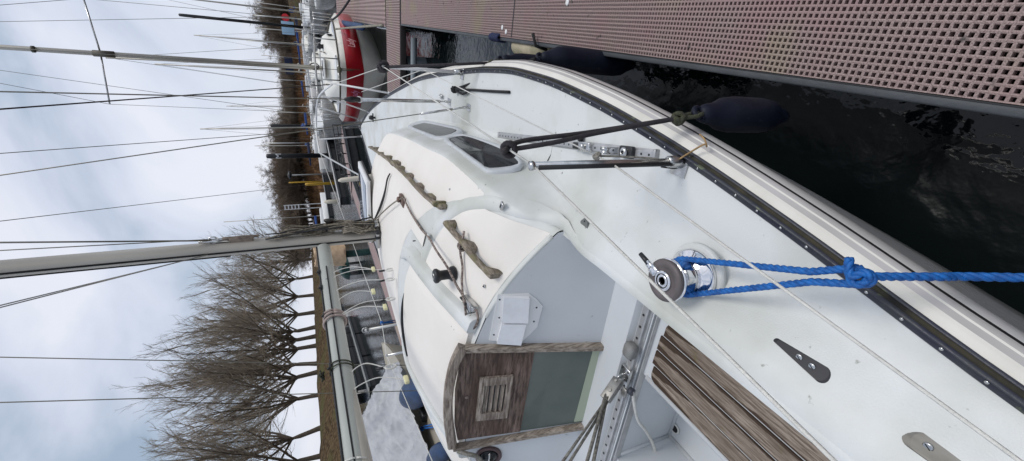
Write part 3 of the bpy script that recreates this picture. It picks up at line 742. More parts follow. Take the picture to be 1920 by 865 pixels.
car = m.build('traveller_car', [steel, dark], trv)
m = mb(); rr = .017
m.tube([q+V3((rr*math.cos(a)*1.0, 0, .022+rr*1.3*math.sin(a))) for a in [PI*2*k/16 for k in range(17)]], .0045, n=8); m.tube([q+V3((-.015,rr*.8*math.cos(a), .040+rr*math.sin(a))) for a in [PI*2*k/16 for k in range(17)]], .004, n=8)
m.build('car_shackle', steel, car)
mb0 = q+V3((-.045,-.015,.075)); m = mb(); ax = V3((0,1,0))
dirb = V3((-.62,-.25,.72)).normalized(); ax = dirb.cross(V3((0,1,.2))).normalized(); Rb = Matrix((dirb, ax, dirb.cross(ax))).transposed()
for s_ in (-.016,.016,0): m.bbox(mb0+ax*s_, (.11,.005 if s_ else .018,.046), .004, 0, rot=Rb)
m.lathe([(.022,-.014),(.016,-.004),(.016,.004),(.022,.014)], mb0+dirb*.01, ax, n=22, mi=0); m.lathe([(.009,-.024),(.009,.024)], mb0+dirb*.01, ax, n=12, mi=0)
m.lathe([(.006,-.026),(.006,.026)], mb0-dirb*.04, ax, n=12, mi=0)
m.bbox(mb0+V3((.018,-.045,-.03)), (.045,.03,.012), .004, 0); m.lathe([(.017,-.012),(.017,.012)], mb0+V3((.05,-.075,-.035)), (0,1,.3), n=16, mi=1)
msb = m.build('mainsheet_block', [mat('worn steel',(.36,.35,.33),.4,.8,var=.4,vscale=30), navy], car)
# stanchions and lifelines
ST = {}
def stanch(xb, yb, xt, name='stanchion', rad=.0115, mt=None, hoff=0):
    b = atdeck(xb, yb); z = topz(b, xt); m = mb()
    m.tube([b+V3((0,0,.0)), V3((b.x, b.y, z))], rad, n=14); m.lathe([(rad*1.15,-.004),(rad*1.15,.006),(rad*.5,.009)], (b.x, b.y, z), n=14)
    s_ = m.build(name, mt or steel, boat)
    m = mb(); m.bbox(b+V3((-.012,0,.005)), (.075,.065,.008), .003); m.lathe([(.024,.006),(.020,.03),(.019,.06),(.014,.066)], b, n=16)
    for i_ in (-1,1): m.lathe([(.006,.008),(.004,.012)], b+V3((0,i_*.028,0)), n=8)
    m.build('stanchion_foot', steel, s_); return b, V3((b.x, b.y, z-.005))
S1b, S1t = stanch(1279, 303, 1003); S2b, S2t = stanch(868, 136, 719, mt=white)
S0b = V3((1.10,-1.35,zs(-1)+.01)); S0t = S0b+V3((.0,0,.58))
m = mb(); m.tube([S0b, S0t], .0115, n=12); m.build('stanchion', steel, boat)
S1m, S2m, S0m = [a+(b-a)*.52 for a, b in ((S1b,S1t),(S2b,S2t),(S0b,S0t))]
# black sleeve up the stanchion (a rubber strip, as in the photo)
m = mb(); m.tube([S1b+V3((-.004,-.012,.05)), S1t+V3((-.002,-.012,-.01))], .007, n=8); m.build('stanchion_sleeve', rubber, boat)
# pulpit
def leg(mm, xb, yb, top, r=.0115): b = atdeck(xb, yb); mm.tube([b, top], r, n=10); mm.lathe([(.02,0),(.018,.02)], b, n=12); return b
PT = {k: aty(*v) for k, v in {'sa':(622,159,5.9),'s1':(598,176,6.7),'s2':(592,205,7.3),'f':(591,235,7.6),'p2':(595,268,7.3),'p1':(603,292,6.8)}.items()}
zmid = 1.84
def hz(x, y, z=zmid): return at(x, y, z)
PTl = [aty(622,159,5.75), aty(600,178,6.7), aty(594,200,7.35), aty(593,232,7.75), aty(595,262,7.5), aty(600,286,7.0)]
m = mb(); m.tube(smooth_path(PTl, 8), .0125, n=10)
leg(m, 731, 175, PTl[0]+V3((0,.15,.0))); leg(m, 692, 210, PTl[1]); leg(m, 673, 224, PTl[2]); leg(m, 679, 256, PTl[4])
pa = atdeck(703, 345); m.tube(smooth_path([PTl[5], PTl[5].lerp(pa, .1)+V3((0,0,.02)), pa], 6), .0125, n=10)
m.build('pulpit', white, boat)
m = mb()
lw_ = .0032
m.tube([S0t, S1t], lw_, n=6); m.tube([S1t, S2t], lw_, n=6); m.tube([S2t, PTl[0]], lw_, n=6)
m.build('lifeline', whiterope, boat); m = mb()
m.tube([S0m, S1m], lw_, n=6); m.tube([S1m, S2m], lw_*.8, n=6); m.tube([S2m, atdeck(731,175)+V3((0,0,.33))], lw_, n=6)
m.build('lifeline', whiterope, boat)
# port side stanchions and lifelines
Pst = []
def portp(x, y, X): return atx(x, y, X)
q0 = portp(812, 868, -1.33); q1 = portp(725, 667, -1.40); q2 = portp(716, 606, -1.47); q3 = portp(660, 452, -1.40)
m = mb(); m.tube([q0+(q0-q1)*.6, q1, q2, q3, PTl[5]], lw_*1.2, n=6); m.build('lifeline', whiterope, boat); m = mb(); m.tube([atx(690,393,-1.3), atx(657,309,-.9), PTl[5]-V3((0,0,.3))], lw_*.7, n=5); m.build('lifeline', whiterope, boat)
for (x, y), tp_ in (((771,656), q1),):
    bb = V3((tp_.x, tp_.y, zs(tp_.y))); m = mb(); m.tube([bb, tp_], .012, n=12); m.lathe([(.014,-.006),(.014,.008),(.006,.012)], tp_, n=12); m.build('stanchion', steel, boat)
# mast, boom, vang
MB0 = V3((.03, 3.42, zroof(.03, 3.42))); 
m = mb(); n = 24
def mastring(z, s=1.): return [V3((MB0.x+.052*s*math.cos(a), MB0.y-.0+.072*s*math.sin(a), z)) for a in [2*PI*k/n for k in range(n)]]
m.grid([mastring(z) for z in (MB0.z, 2., 3., 6., 9.6)], close=True); mastp = m.build('mast', mastm, boat)
m = mb(); m.tube([MB0+V3((0,-.073,.05)), MB0+V3((0,-.073,8))], .007, n=6); m.tube([MB0+V3((-.045,-.045,1.1)), MB0+V3((-.045,-.045,8))], .005, n=6); m.build('sail_track', dark, mastp)
m = mb(); m.bbox(MB0+V3((.0,0,.03)), (.17,.2,.03), .006); m.build('mast_step', alu, mastp)
m = mb()
for zz, s_ in ((1.02,1),):
    m = mb(); c = MB0+V3((.065,.0,zz)); m.bbox(c, (.05,.03,.16), .01); m.bbox(c+V3((.02,0,0)), (.02,.018,.24), .006); m.build('mast_cleat', mat('tan fitting',(.30,.24,.19),.6,var=.5,vscale=30), mastp)
wc = aty(617, 412, MB0.y+.0); wc = V3((MB0.x+.075, MB0.y+.03, wc.z)); m = mb()
m.lathe([(.035,-.02),(.036,.0),(.032,.012),(.026,.018),(.026,.055),(.034,.062),(.040,.068),(.040,.084),(.030,.088),(.013,.088),(.012,.07)], wc, (1,.35,0), n=28, mis=[0]*9+[1]); m.build('mast_winch', [mat('dark bronze',(.06,.055,.05),.4,.6,var=.4,vscale=20), dark], mastp)
m = mb(); c = V3((MB0.x+.06, MB0.y-.0, aty(398,442,MB0.y).z)); m.tube([c+V3((.018+.026*math.sin(a), 0, .03*math.cos(a))) for a in [2*PI*k/14 for k in range(15)]], .006, n=6); m.tube([c+V3((.0,0,-.11)), c+V3((.012,0,.09))], .012, n=6); m.build('mast_eye', steel, mastp)
# boom
bz0 = aty(590, 455, 3.35); BA = V3((.0, 3.33, 2.055)); e_ = at(664, 850, 1.98)
BB = V3((.0, -1.4, 0)); 
def boomz(): return None
q = atx(668, 865, 0.0); s_ = (q.z-BA.z)/(q.y-BA.y); BB.z = BA.z+s_*(BB.y-BA.y)
m = mb(); rows = []
for k in range(25):
    c = BA.lerp(BB, k/24); rows.append([c+V3((.040*math.cos(a), 0, .050*math.sin(a))) for a in [2*PI*j/20 for j in range(20)]])
m.grid(rows, close=True); m.add(rows[0], [tuple(range(20))]); m.add(rows[-1], [tuple(range(20))]); boomo = m.build('boom', boomm, boat)
m = mb(); m.tube([BA.lerp(BB, t)+V3((.012,0,.052)) for t in [k/12 for k in range(13)]], .006, n=6); m.tube([BA.lerp(BB, t)+V3((.040+.004*math.sin(9*t),0,.01*math.sin(5*t))) for t in [.08+k*.04 for k in range(23)]], .0045, n=6, mi=1)
m.build('boom_track', [dark, blackrope], boomo)
m = mb()
for t in (.085,.13,.20,.30):
    m = mb(); c = BA.lerp(BB, t)+V3((.012,0,.056)); m.bbox(c, (.03,.05,.016), .004); m.tube([c, c+V3((.02,-.03,.012))], .007, n=6); m.build('boom_fitting', blackp, boomo)
# second spar lying beside the boom (the strut seen under it, lower)
m = mb(); a = atx(660, 705, .0)+V3((0,0,-.03)); a = BA.lerp(BB, .30)+V3((.0,0,-.012)); b = BB+V3((.045,0,-.13)); m.tube([a, b], .030, n=16); m.build('spray_pole', mastm, boat)
# gooseneck
m = mb(); m.bbox(BA+V3((0,.02,0)), (.05,.08,.09), .012); m.tube([BA+V3((0,.05,-.06)), BA+V3((0,.05,.07))], .012, n=10); m.build('gooseneck', alu, mastp)
# kicker line at the mast foot
# standing rigging: each wire starts at its fitting and leaves the top of the picture
def sky(x, y, base, h):                       # point above base-height on the ray, at the range of a mast wire
    return None
def wireto(p, x, y, dist_): 
    d = ray(x, y).normalized(); return CAM+d*dist_
RG = []
def rig(name, base, sx_, sy_, rng, r, mt=wire, ext=1.35, label=None):
    q = wireto(base, sx_, sy_, rng); q2 = base+(q-base)*ext; m = mb(); m.tube([base, q2], r, n=6); return m.build(name, mt, boat)
bowp = V3((0.02, 7.62, 1.27))
rig('forestay', bowp, 0, 288, 5.6, .0038); 
sh1 = atdeck(843, 191)+V3((0,0,.03)); sh2 = atdeck(879, 202)+V3((0,0,.03))
rig('shroud', sh1, 0, 172, 2.7, .0032)
rig('shroud', sh2, 0, 329, 3.1, .0030)
rig('halyard', PTl[0]+V3((0,0,.02)), 0, 205, 3.9, .0050, darkrope)
rig('halyard', atx(607, 343, -1.1), 0, 415, 4.6, .0030)
rig('mast_halyard', c_m if False else V3((MB0.x+.075, MB0.y, aty(395,442,MB0.y).z)), 0, 455, 3.9, .0055)
rig('mast_halyard', V3((MB0.x+.06, MB0.y+.03, aty(395,446,MB0.y).z-.3)), 0, 470, 4.05, .0035)
rig('topping_lift', V3((MB0.x, MB0.y-.08, aty(395,481,MB0.y).z)), 0, 573, 3.3, .0035, wirel)
rig('topping_lift', V3((MB0.x, MB0.y-.08, aty(395,483,MB0.y).z+.01)), 0, 577, 3.3, .0035, wirel)
rig('shroud', V3((-1.38, 3.15, 1.07)), 0, 670, 4.2, .0036)
rig('shroud', V3((-1.36, 2.80, 1.07)), 0, 755, 3.9, .0036)
# turnbuckles, covers, chainplates
m = mb()
for b, px_, rr in ((sh1, (665,185), .011), (sh2, (800,216), .0065)):
    pass
q = wireto(sh1, 0, 172, 2.7); d1 = (q-sh1).normalized(); q = wireto(sh2, 0, 329, 3.1); d2 = (q-sh2).normalized()
def alongto(b, d, xt):
    t = .0
    while proj(b+d*t)[0] > xt and t < 3: t += .01
    return b+d*t
m.tube([alongto(sh1, d1, 826), alongto(sh1, d1, 676)], .012, n=14); m.tube([sh1, alongto(sh1, d1, 826)], .006, n=8); m.build('shroud_cover', steel, boat)
m = mb(); a = alongto(sh1, d1, 676); b = alongto(sh1, d1, 648); m.tube([a, a.lerp(b, .6), b], [.017,.020,.010], n=12); m.lathe([(.02,-.01),(.021,.01)], a+V3((0,0,-.0)), (0,1,.1), n=14, mi=1); m.build('shroud_roller', [blackp, white], boat)
m = mb(); m.tube([sh2, alongto(sh2, d2, 850)], .006, n=8); m.tube([alongto(sh2, d2, 850), alongto(sh2, d2, 790)], .0075, n=8)
m.build('turnbuckle', steel, boat)
for b in (sh1, sh2): m = mb(); m.bbox(b+V3((0,0,-.015)), (.012,.05,.05), .004); m.bbox(b+V3((0,0,-.028)), (.05,.075,.006), .002); m.tube([b+V3((0,-.012,0)), b+V3((0,.012,.0))], .008, n=8); m.build('chainplate', steel, boat)
m = mb(); a = wireto(bowp, 0, 288, 5.6); d3 = (a-bowp).normalized(); m.tube([bowp, bowp+d3*.10], .012, n=8); m.tube([bowp+d3*.1, bowp+d3*.3], .009, n=8); m.tube([bowp+d3*.34, bowp+d3*.46], .007, n=6)
m.bbox(bowp+V3((0,0,-.02)), (.06,.14,.05), .01); m.tube([bowp+V3((.02,-.1,0)), bowp+V3((.03,-.12,.18)), bowp+V3((.0,-.05,.25))], .008, n=6)
m.build('stemhead_fitting', mat('dull steel',(.20,.20,.20),.4,.8,var=.4,vscale=30), boat)
# foredeck details
p = atdeck(704, 221); m = mb(); m.tube([p+V3((-.06,0,.035)), p+V3((.06,0,.035))], .010, n=8); m.tube([p+V3((.0,0,0)), p+V3((0,0,.05))], .015, n=8); m.lathe([(.03,.04),(.034,.06),(.022,.09)], p, n=12); m.build('mooring_cleat', blackp, boat)
m = mb(); p = atdeck(829, 181); pts = [p+V3((.0+.016*math.cos(a), .026*math.sin(a), .012)) for a in [2*PI*k/16 for k in range(17)]]; m.tube(pts, .005, n=6); m.bbox(p+V3((0,-.03,.004)), (.03,.05,.006), .002); m.build('deck_eye', steel, boat)
# forward hatch on the roof ahead of the mast
m = mb(); hc = [(.30,4.72),(-.30,4.72),(-.30,4.06),(.30,4.06)]
zc_ = 1.60; m.bbox((.0,4.30,zc_+.01), (.66,.66,.036), .012); fh = m.build('forward_hatch', white, boat)
m = mb(); m.bbox((.0,4.30,zc_+.030), (.54,.54,.008), .002); m.build('hatch_glass', mat('hatch glass',(.16,.20,.26),.08,coat=.5,spec=.8), fh)
m = mb(); m.tube([(.335,3.98,zc_-.01),(.335,4.60,zc_-.01)], .008, n=6); m.build('hatch_seal', dark, fh)
# turning block on the roof
p = atroof(758, 376); m = mb(); m.bbox(p+V3((0,0,.012)), (.06,.13,.024), .006); m.lathe([(.02,.02),(.02,.04),(.012,.045)], p+V3((0,.02,0)), n=14); m.build('turning_block', mat('tarnished fitting',(.20,.13,.10),.5,.4,var=.5,vscale=30), boat)
m = mb()
A_, B_ = atroof(757,385,.004), atroof(796,452,.004); rows = []
for k in range(15):
    c = A_.lerp(B_, k/14); s = (B_-A_).cross(V3((0,0,1))).normalized(); rows.append([V3((c.x, c.y, 0))+s*u+V3((0,0,zroof((c+s*u).x, (c+s*u).y)+h)) for u, h in ((-.040,.002),(-.036,.009),(.036,.009),(.040,.002))])
m.grid(rows, smooth=False); m.build('line_guard', cream, boat)
# ------------------------------------------------------------------ lines lying on the boat: things of their own
def rope(name, pts, r, mt, label, cat='rope', group=None, k=8, strands=False, smooth=True, parts=None):
    P = smooth_path(pts, k) if smooth else [V3(p) for p in pts]
    m = mb()
    if strands: laid(m, P, r)
    else: m.tube(P, r, n=8)
    o = m.build(name, mt); return tag(o, label, cat, group)
rope('halyard_tail', [atroof(757,372,.03), atroof(772,402,.018), atroof(790,430,.016), atroof(803,444,.030), atroof(818,470,.05), atroof(838,500,.06), atroof(856,535,.05), atroof(868,556,.045), atroof(873,585,.04), atroof(874,602,.02), atroof(882,617,.015), atroof(891,613,.012), atroof(896,600,.012), atroof(894,585,.03), atroof(889,578,.04)], .0062, brownrope,
     'brown flecked rope crossing the cabin roof through the line clutch into a loop')
rope('rail_line', [atroof(870,434,.03), atroof(867,452,.045), atroof(863,472,.03), atroof(867,500,.02), atroof(866,530,.03), atroof(868,556,.05)], .0058, brownrope, 'pinkish brown line tied round the short teak grab rail beside the black winch')
kn = mb(); c = atroof(868,462,.035)
for k in range(3): kn.tube([c+V3((.02*math.cos(a), .008*(k-1)+.004*math.sin(a*2), .022*math.sin(a))) for a in [2*PI*j/12 for j in range(13)]], .006, n=6)
tag(kn.build('whipping_knot', brownrope), 'small brown knot wrapped round the middle foot of the short teak grab rail', 'knot')
rope('control_line', [atroof(757,370,.025), atroof(735,385,.03)+V3((0,0,.01)), V3((MB0.x+.10, MB0.y+.05, MB0.z+.05))], .005, oldrope, 'taut weathered line from the brown roof block to the mast foot')
for q_, lab in ((0, 'upper strand of the dark slack loop of cable in front of the mast foot'), (1, 'lower strand of the dark slack loop of cable in front of the mast foot')):
    o = 6*q_; rope('slack_cable', [V3((MB0.x+.08, MB0.y+.12, MB0.z+.03)), atroof(712,388+o,.02), atroof(721,360+o,.02), atroof(726,336+o*.4,.02), atroof(731,326,.02)], .0055, rubber, lab, 'cable', 'slack cables')
# halyard coils and line bundle at the mast
R_ = random.Random(4)
def coil(cx_, cy_, cz_, w, h, n, mt, label, name='rope_coil', rr=.006):
    m = mb()
    for k in range(n):
        ph = R_.uniform(-.25, .25); ww = w*R_.uniform(.6, 1.1); hh = h*R_.uniform(.75, 1.05); ox, oy = R_.uniform(-.02, .02), R_.uniform(-.03, .03)
        m.tube(smooth_path([V3((cx_+ox+.02*math.sin(3*a+ph), cy_+oy+ww*math.cos(a+ph), cz_-hh/2+hh/2*math.sin(a))) for a in [2*PI*j/9 for j in range(9)]], 3, True), rr*R_.uniform(.7, 1.1), n=5)
    return tag(m.build(name, mt), label, 'rope coil', 'halyard coils on the mast')
coil(MB0.x+.095, MB0.y+.02, wc.z+.02, .055, .52, 13, oldrope, 'thick bunch of weathered halyards hanging below the bronze mast winch')
coil(MB0.x+.10, MB0.y-.01, MB0.z+.30, .075, .26, 13, mat('pale old rope', (.40,.36,.29), .85, col2=(.16,.13,.10), vscale=60, bump=.6, bscale=250), 'pale tangled rope coil lowest on the mast, resting at its foot')
coil(MB0.x+.085, MB0.y+.01, wc.z+.36, .04, .40, 9, oldrope, 'narrow loop of halyard hung on the mast above the bronze winch')
m = mb()
for k in range(9):
    z1 = wc.z+R_.uniform(.2, .5); m.tube(smooth_path([V3((MB0.x+.07+R_.uniform(-.01,.02), MB0.y+R_.uniform(-.06,.06), z1)), V3((MB0.x+.11+R_.uniform(-.02,.02), MB0.y+R_.uniform(-.05,.08), (z1+MB0.z)/2)), V3((MB0.x+.12+R_.uniform(-.04,.04), MB0.y+R_.uniform(-.12,.12), MB0.z+.05))], 5), .0052, n=5, mi=k % 2)
tag(m.build('halyard_bundle', [oldrope, rubber]), 'loose halyards and cables running down the front of the mast to its foot', 'rope')
for k in range(7):
    m = mb(); a = R_.uniform(0, 6.28); c = MB0+V3((.06+.10*math.cos(a)*.6, .12*math.sin(a), .03)); m.bbox(c, (.03,.05,.04), .01, k % 2); m.tube([c, c+V3((R_.uniform(-.05,.05), R_.uniform(-.08,.08), .05))], .006, n=5, mi=2); m.build('deck_organiser', [steel, blackp, oldrope], boat)
# sail ties hanging from the boom
ties = [((618,455),(690,497),'toggle'),((622,512),(700,505),'tag'),((624,520),(724,507),'loop'),((630,545),(724,525),'loop'),((632,563),(700,547),'tag'),((640,590),(724,562),'loop'),((642,593),(722,576),'tag'),((690,690),(722,690),'loop'),((640,735),(762,712),'tag')]
labs = {0:'white sail tie nearest the mast, hanging from the boom',1:'white sail tie knotted under the collar of the boom with a yellow tag',2:'white looped sail tie hanging third from the mast',3:'white looped sail tie just aft of the boom collar',4:'short white sail tie with a round yellow end',5:'long white sail tie with black toggle and loop, beside the yellow tagged one',6:'white sail tie with a square yellow tag over the water',7:'white sail tie ending in a big loop in front of the dark pontoon',8:'white sail tie with a square yellow tag hanging beside the tarpaulin'}
for i, ((ax_, ay_), (bx_, by_), kd) in enumerate(ties):
    if i == 0: continue
    a = atx(ax_, ay_, .03); 
    a = V3((.02, max(-1, a.y), BA.z+s_*(a.y-BA.y)-.035)) if abs(a.y) < 6 else a
    # hangs in the plane just starboard of the boom
    b = atx(bx_, by_, .07)
    if b.y > 3.6 or b.y < -.5: b = a+V3((.02, 0, -.35))
    mid = a.lerp(b, .5)+V3((.02, .05*(a.y-b.y)+.03, .0))
    m = mb(); m.tube(smooth_path([a+V3((-.02,0,.0)), a+V3((.02,0,-.02)), mid, b], 6), (.0030 if i % 3 else .0038), n=6)
    if kd == 'loop':
        c = b+V3((0,-.0,-.035)); m.tube([b+V3((0, .016*math.sin(t)*1, -.028+.028*math.cos(t))) for t in [2*PI*k/12 for k in range(13)]], .005, n=6)
    tt = tag(m.build('sail_tie', whiterope), labs[i], 'sail tie', 'sail ties on the boom')
    m = mb()
    if kd == 'loop': m.tube([b+(a-b).normalized()*.01, b+(a-b).normalized()*.05], .0075, n=8); m.build('toggle', blackp, tt)
    else: m.bbox(b, (.02,.05,.024), .005); m.build('yellow_end', tag_y, tt)
# lashings round the boom
for j, (t, n_, lab, mt_, rr) in enumerate(((.20, 3, 'pinkish webbing lashed round the forward part of the boom', mat('pink webbing',(.42,.34,.31),.8,var=.3,vscale=20), .008), (.30, 2, 'thin green flecked tie knotted round the boom', greenrope, .004), (.43, 3, 'white cord wound three times round the boom', whiterope, .0045), (.60, 3, 'loose white cord looped over the boom near its aft end', whiterope, .0055))):
    m = mb()
    for k in range(n_):
        c = BA.lerp(BB, t+.008*k); sc_ = 1.08+(.25 if j == 3 else 0)+.05*k
        m.tube([c+V3((.044*sc_*math.cos(a), .012*math.sin(a+k), .055*sc_*math.sin(a)-(.03 if j == 3 else 0))) for a in [2*PI*q/18 for q in range(19)]], rr, n=6)
    if j == 1:
        for k in range(5): m.tube([c+V3((.0+R_.uniform(-.02,.02), R_.uniform(-.03,.03), .085+R_.uniform(0,.03))) for _ in range(4)], .005, n=5)
    tag(m.build('boom_lashing', mt_), lab, 'lashing')
# a yellow tipped tie hooked on the top of the boom
c = BA.lerp(BB, .46); m = mb(); m.tube(smooth_path([c+V3((0,0,.08)), c+V3((.0,-.0,.13)), c+V3((0,-.08,.13)), c+V3((0,-.10,.085))], 5), .005, n=6); t_ = tag(m.build('sail_tie', whiterope), 'yellow tipped white tie standing up over the top of the boom', 'sail tie', 'sail ties on the boom'); m = mb(); m.bbox(c+V3((0,.01,.12)), (.022,.05,.022), .005); m.build('yellow_end', tag_y, t_)
# blue cord on the port lifeline
m = mb(); c = q2.copy(); 
for k in range(3): m.tube([c+V3((.014*math.cos(a), .012*(k-1), .014*math.sin(a))) for a in [2*PI*j/8 for j in range(9)]], .006, n=6)
e = at(757, 600, 1.1); m.tube([c, c.lerp(e, .5)+V3((0,.02,0)), e], .007, n=6); m.tube([c, c.lerp(e, .5)-V3((0,.02,0)), e+V3((0,-.04,0))], .007, n=6); tag(m.build('blue_lanyard', bluerope), 'short blue cord tied to the far lifeline beside the hatch', 'cord')
# mainsheet falls
m = mb()
for k, (x, y) in enumerate(((1054,868),(1068,868),(1100,868),(1112,868))):
    b = mb0+dirb*.03+Rb.col[1]*(.010 if k % 2 else -.010)+V3((0,(.01 if k > 1 else -.01),0)); pb_ = proj(b); e = min([V3((0.0+.012*(k-1.5), q/100, BA.z+s_*(q/100-BA.y)-.06)) for q in range(-130, 330)], key=lambda E_: abs((proj(E_)[0]-pb_[0])*(y-pb_[1])-(proj(E_)[1]-pb_[1])*(x-pb_[0])) if (E_-CAM).dot(FW) > .15 else 1e9); m.tube([b, e], .0062 if k < 2 else .0075, n=8)
tag(m.build('mainsheet', greyrope), 'four part grey mainsheet tackle rising from the traveller car', 'rope')
rope('sheet_tail', [mb0+V3((.06,-.08,-.035)), at(1195,785,.80), at(1212,810,.70), at(1225,835,.62), at(1233,868,.55), at(1236,900,.5)], .0075, whiterope, 'pale rope tail falling from the traveller car into the cockpit well')
rope('compass_line', [onb(858,846,.03), onb(875,851,.05), onb(893,856,.05), onb(905,868,.04)], .012, greyrope, 'short thick grey rope end beside the round compass')
# blue mooring rope: two parts to the winch, knot, then away to the dock
kz = 1.115; K = at(1612, 519, kz)
dk_z = wz+.25*Hh
m = mb(); c = V3((wp.x, wp.y, wz+.36*Hh)); side = (K-c); side.z = 0; sd_ = side.normalized(); pp = V3((-sd_.y, sd_.x, 0))
aw, bw_ = c+pp*.056, c-pp*.056
loop = [c+(pp*math.cos(a)-sd_*math.sin(a))*.056+V3((0,0,.006*math.sin(a))) for a in [PI*k/16 for k in range(17)]]
laid(m, [K+pp*.018]+[K.lerp(aw, t)+V3((0,0,-.0)) for t in (.2,.4,.6,.8)]+loop+[K.lerp(bw_, t)+V3((0,0,.0)) for t in (.8,.6,.4,.2)]+[K-pp*.016], .0088, .05)
KR = .0088
q8 = .52
laid(m, smooth_path([K+pp*.018, K+(pp*.010+sd_*.02)*q8, K+(-pp*.016+sd_*.03)*q8+V3((0,0,.010)), K+(-pp*.026-sd_*.006)*q8+V3((0,0,.012)), K+(pp*.010-sd_*.022)*q8+V3((0,0,.014)), K+(pp*.028+sd_*.004)*q8+V3((0,0,.006)), K+(pp*.005+sd_*.034)*q8-V3((0,0,.006))], 6), KR, .05)
laid(m, smooth_path([K-pp*.016, K+(-pp*.024+sd_*.03)*q8, K+(-pp*.004+sd_*.05)*q8+V3((0,0,.01)), K+(pp*.022+sd_*.03)*q8+V3((0,0,.016)), K+(pp*.006-sd_*.012)*q8+V3((0,0,.020)), K+pp*.040-sd_*.004+V3((0,0,.018))], 6), KR, .05)
E_ = at(1920, 521, .93); far = E_+(E_-K)*1.0; dockcl = V3((1.86, -.75, .53))
laid(m, smooth_path([K+sd_*.02, K.lerp(E_, .5)+V3((0,0,-.004)), E_, far*.5+dockcl*.5+V3((0,0,-.01)), dockcl], 20), KR, .05)
tag(m.build('mooring_rope', bluerope), 'bright blue laid mooring rope doubled round the chrome winch and knotted over the toe rail', 'mooring rope')
# ------------------------------------------------------------------ fenders
def fender(top, L, r, mt, label, name='fender', nn=28, lean=(0,0,0), group='navy fenders between hull and dock'):
    t = thing(name, V3(top), label, 'fender', group)
    ax = (V3((0,0,-1))+V3(lean)).normalized(); m = mb()
    m.lathe([(.010,.0),(.022,.004),(.030,.018),(.034,.035),(r*.62,.06),(r*.9,.10),(r,.15),(r,L-.15),(r*.9,L-.10),(r*.6,L-.06),(.03,L-.03),(.02,L)], V3(top), ax, n=nn)
    m.build('body', mt, t)
    m = mb(); s = ax.orthogonal().normalized(); c = V3(top)-ax*.004
    m.tube([c+s*.020*math.cos(a)-ax*.018*math.sin(a) for a in [2*PI*k/12 for k in range(13)]], .010, n=8); m.build('eye', mt, t)
    return t, c
f1 = at(1312, 213, .93)
F1, e1 = fender(f1, .44, .060, fendm, 'navy blue fender nearest the camera, hung from the stanchion by a greenish rope')
f2 = at(1014, 107, .88); F2, e2 = fender(f2, .66, .070, fendm, 'large navy fender squeezed between hull and dock, on a black rope')
f3 = at(940, 112, .90); F3, e3 = fender(f3, .55, .050, fendm, 'slim navy fender farthest forward, hung on a long dark rope')
# fender rope 1
def knot(m, c, r, s, n=4, seed=1, mi=0):
    q = random.Random(seed)
    for k in range(n):
        a0 = q.uniform(0, 3); u = V3((q.uniform(-1,1), q.uniform(-1,1), q.uniform(-1,1))).normalized(); v = u.orthogonal().normalized(); w = u.cross(v)
        m.tube([c+(v*math.cos(a)+w*math.sin(a))*s+u*(k-n/2)*r*.5 for a in [2*PI*j/12 for j in range(13)]], r, n=6, mi=mi)
lt = S1t.lerp(S2t, .055); lt = lt
l1 = aty(980, 290, S1t.y+.10); l1 = S1t+(S2t-S1t)*.075
kn1 = at(1272, 222, 1.0)
m = mb()
m.tube(smooth_path([l1, l1+V3((.0,-.015,.022)), l1.lerp(kn1, .18)+V3((.0,.03,.05)), l1.lerp(kn1, .5)+V3((0,.012,.02)), kn1], 8), .0080, n=8)
m.tube(smooth_path([l1-V3((0,0,.01)), l1.lerp(kn1, .25)-V3((0,.012,-.0)), l1.lerp(kn1, .5)+V3((0,.0,.004)), kn1], 8), .0080, n=8)
knot(m, l1, .0085, .020, 4, 3); knot(m, kn1, .0085, .016, 4, 5, 1)
m.tube(smooth_path([kn1, kn1.lerp(e1, .5)+V3((0,.01,.005)), e1+V3((0,.012,0)), e1+V3((0,0,-.01)), e1+V3((0,-.012,0)), kn1.lerp(e1, .6)-V3((0,.02,0)), kn1], 6), .0072, n=8, mi=1)
tag(m.build('fender_rope', [darkrope, greenrope]), 'dark fender rope looped over the near stanchion top, turning mossy green at the fender', 'fender rope')
m = mb(); l2 = S2t; kn2 = at(922, 118, .98)
m.tube([l2, l2.lerp(kn2, .5)+V3((0,0,-.01)), kn2], .0085, n=8); m.tube([l2-V3((0,0,.03)), l2.lerp(kn2, .45)-V3((0,0,.03)), kn2], .0085, n=8); knot(m, l2+V3((0,.01,0)), .010, .034, 4, 8); knot(m, kn2, .009, .014, 3, 2, 1); m.tube([kn2, e3], .008, n=8, mi=1); m.tube([kn2, e3+V3((0,.02,.01))], .007, n=6, mi=1)
tag(m.build('fender_rope', [darkrope, greenrope]), 'thick dark fender rope knotted round the far stanchion top', 'fender rope')
m = mb(); c = atdeck(852, 168, .03); kk = at(1003, 110, .92); m.tube([c, c.lerp(kk, .5)-V3((0,0,.012)), kk], .0085, n=8); knot(m, c, .009, .020, 4, 6)
m.tube(smooth_path([c, atdeck(866,176,.02), atdeck(876,172,.02), atdeck(868,166,.02), c], 6), .0085, n=8); m.tube(smooth_path([c, atdeck(885,169,.012), atdeck(915,171,.010), atdeck(955,173,.010)], 6), .0085, n=8)
tag(m.build('fender_rope', blackrope), 'black rope tied to the deck eye with its tail lying straight on the side deck', 'fender rope')
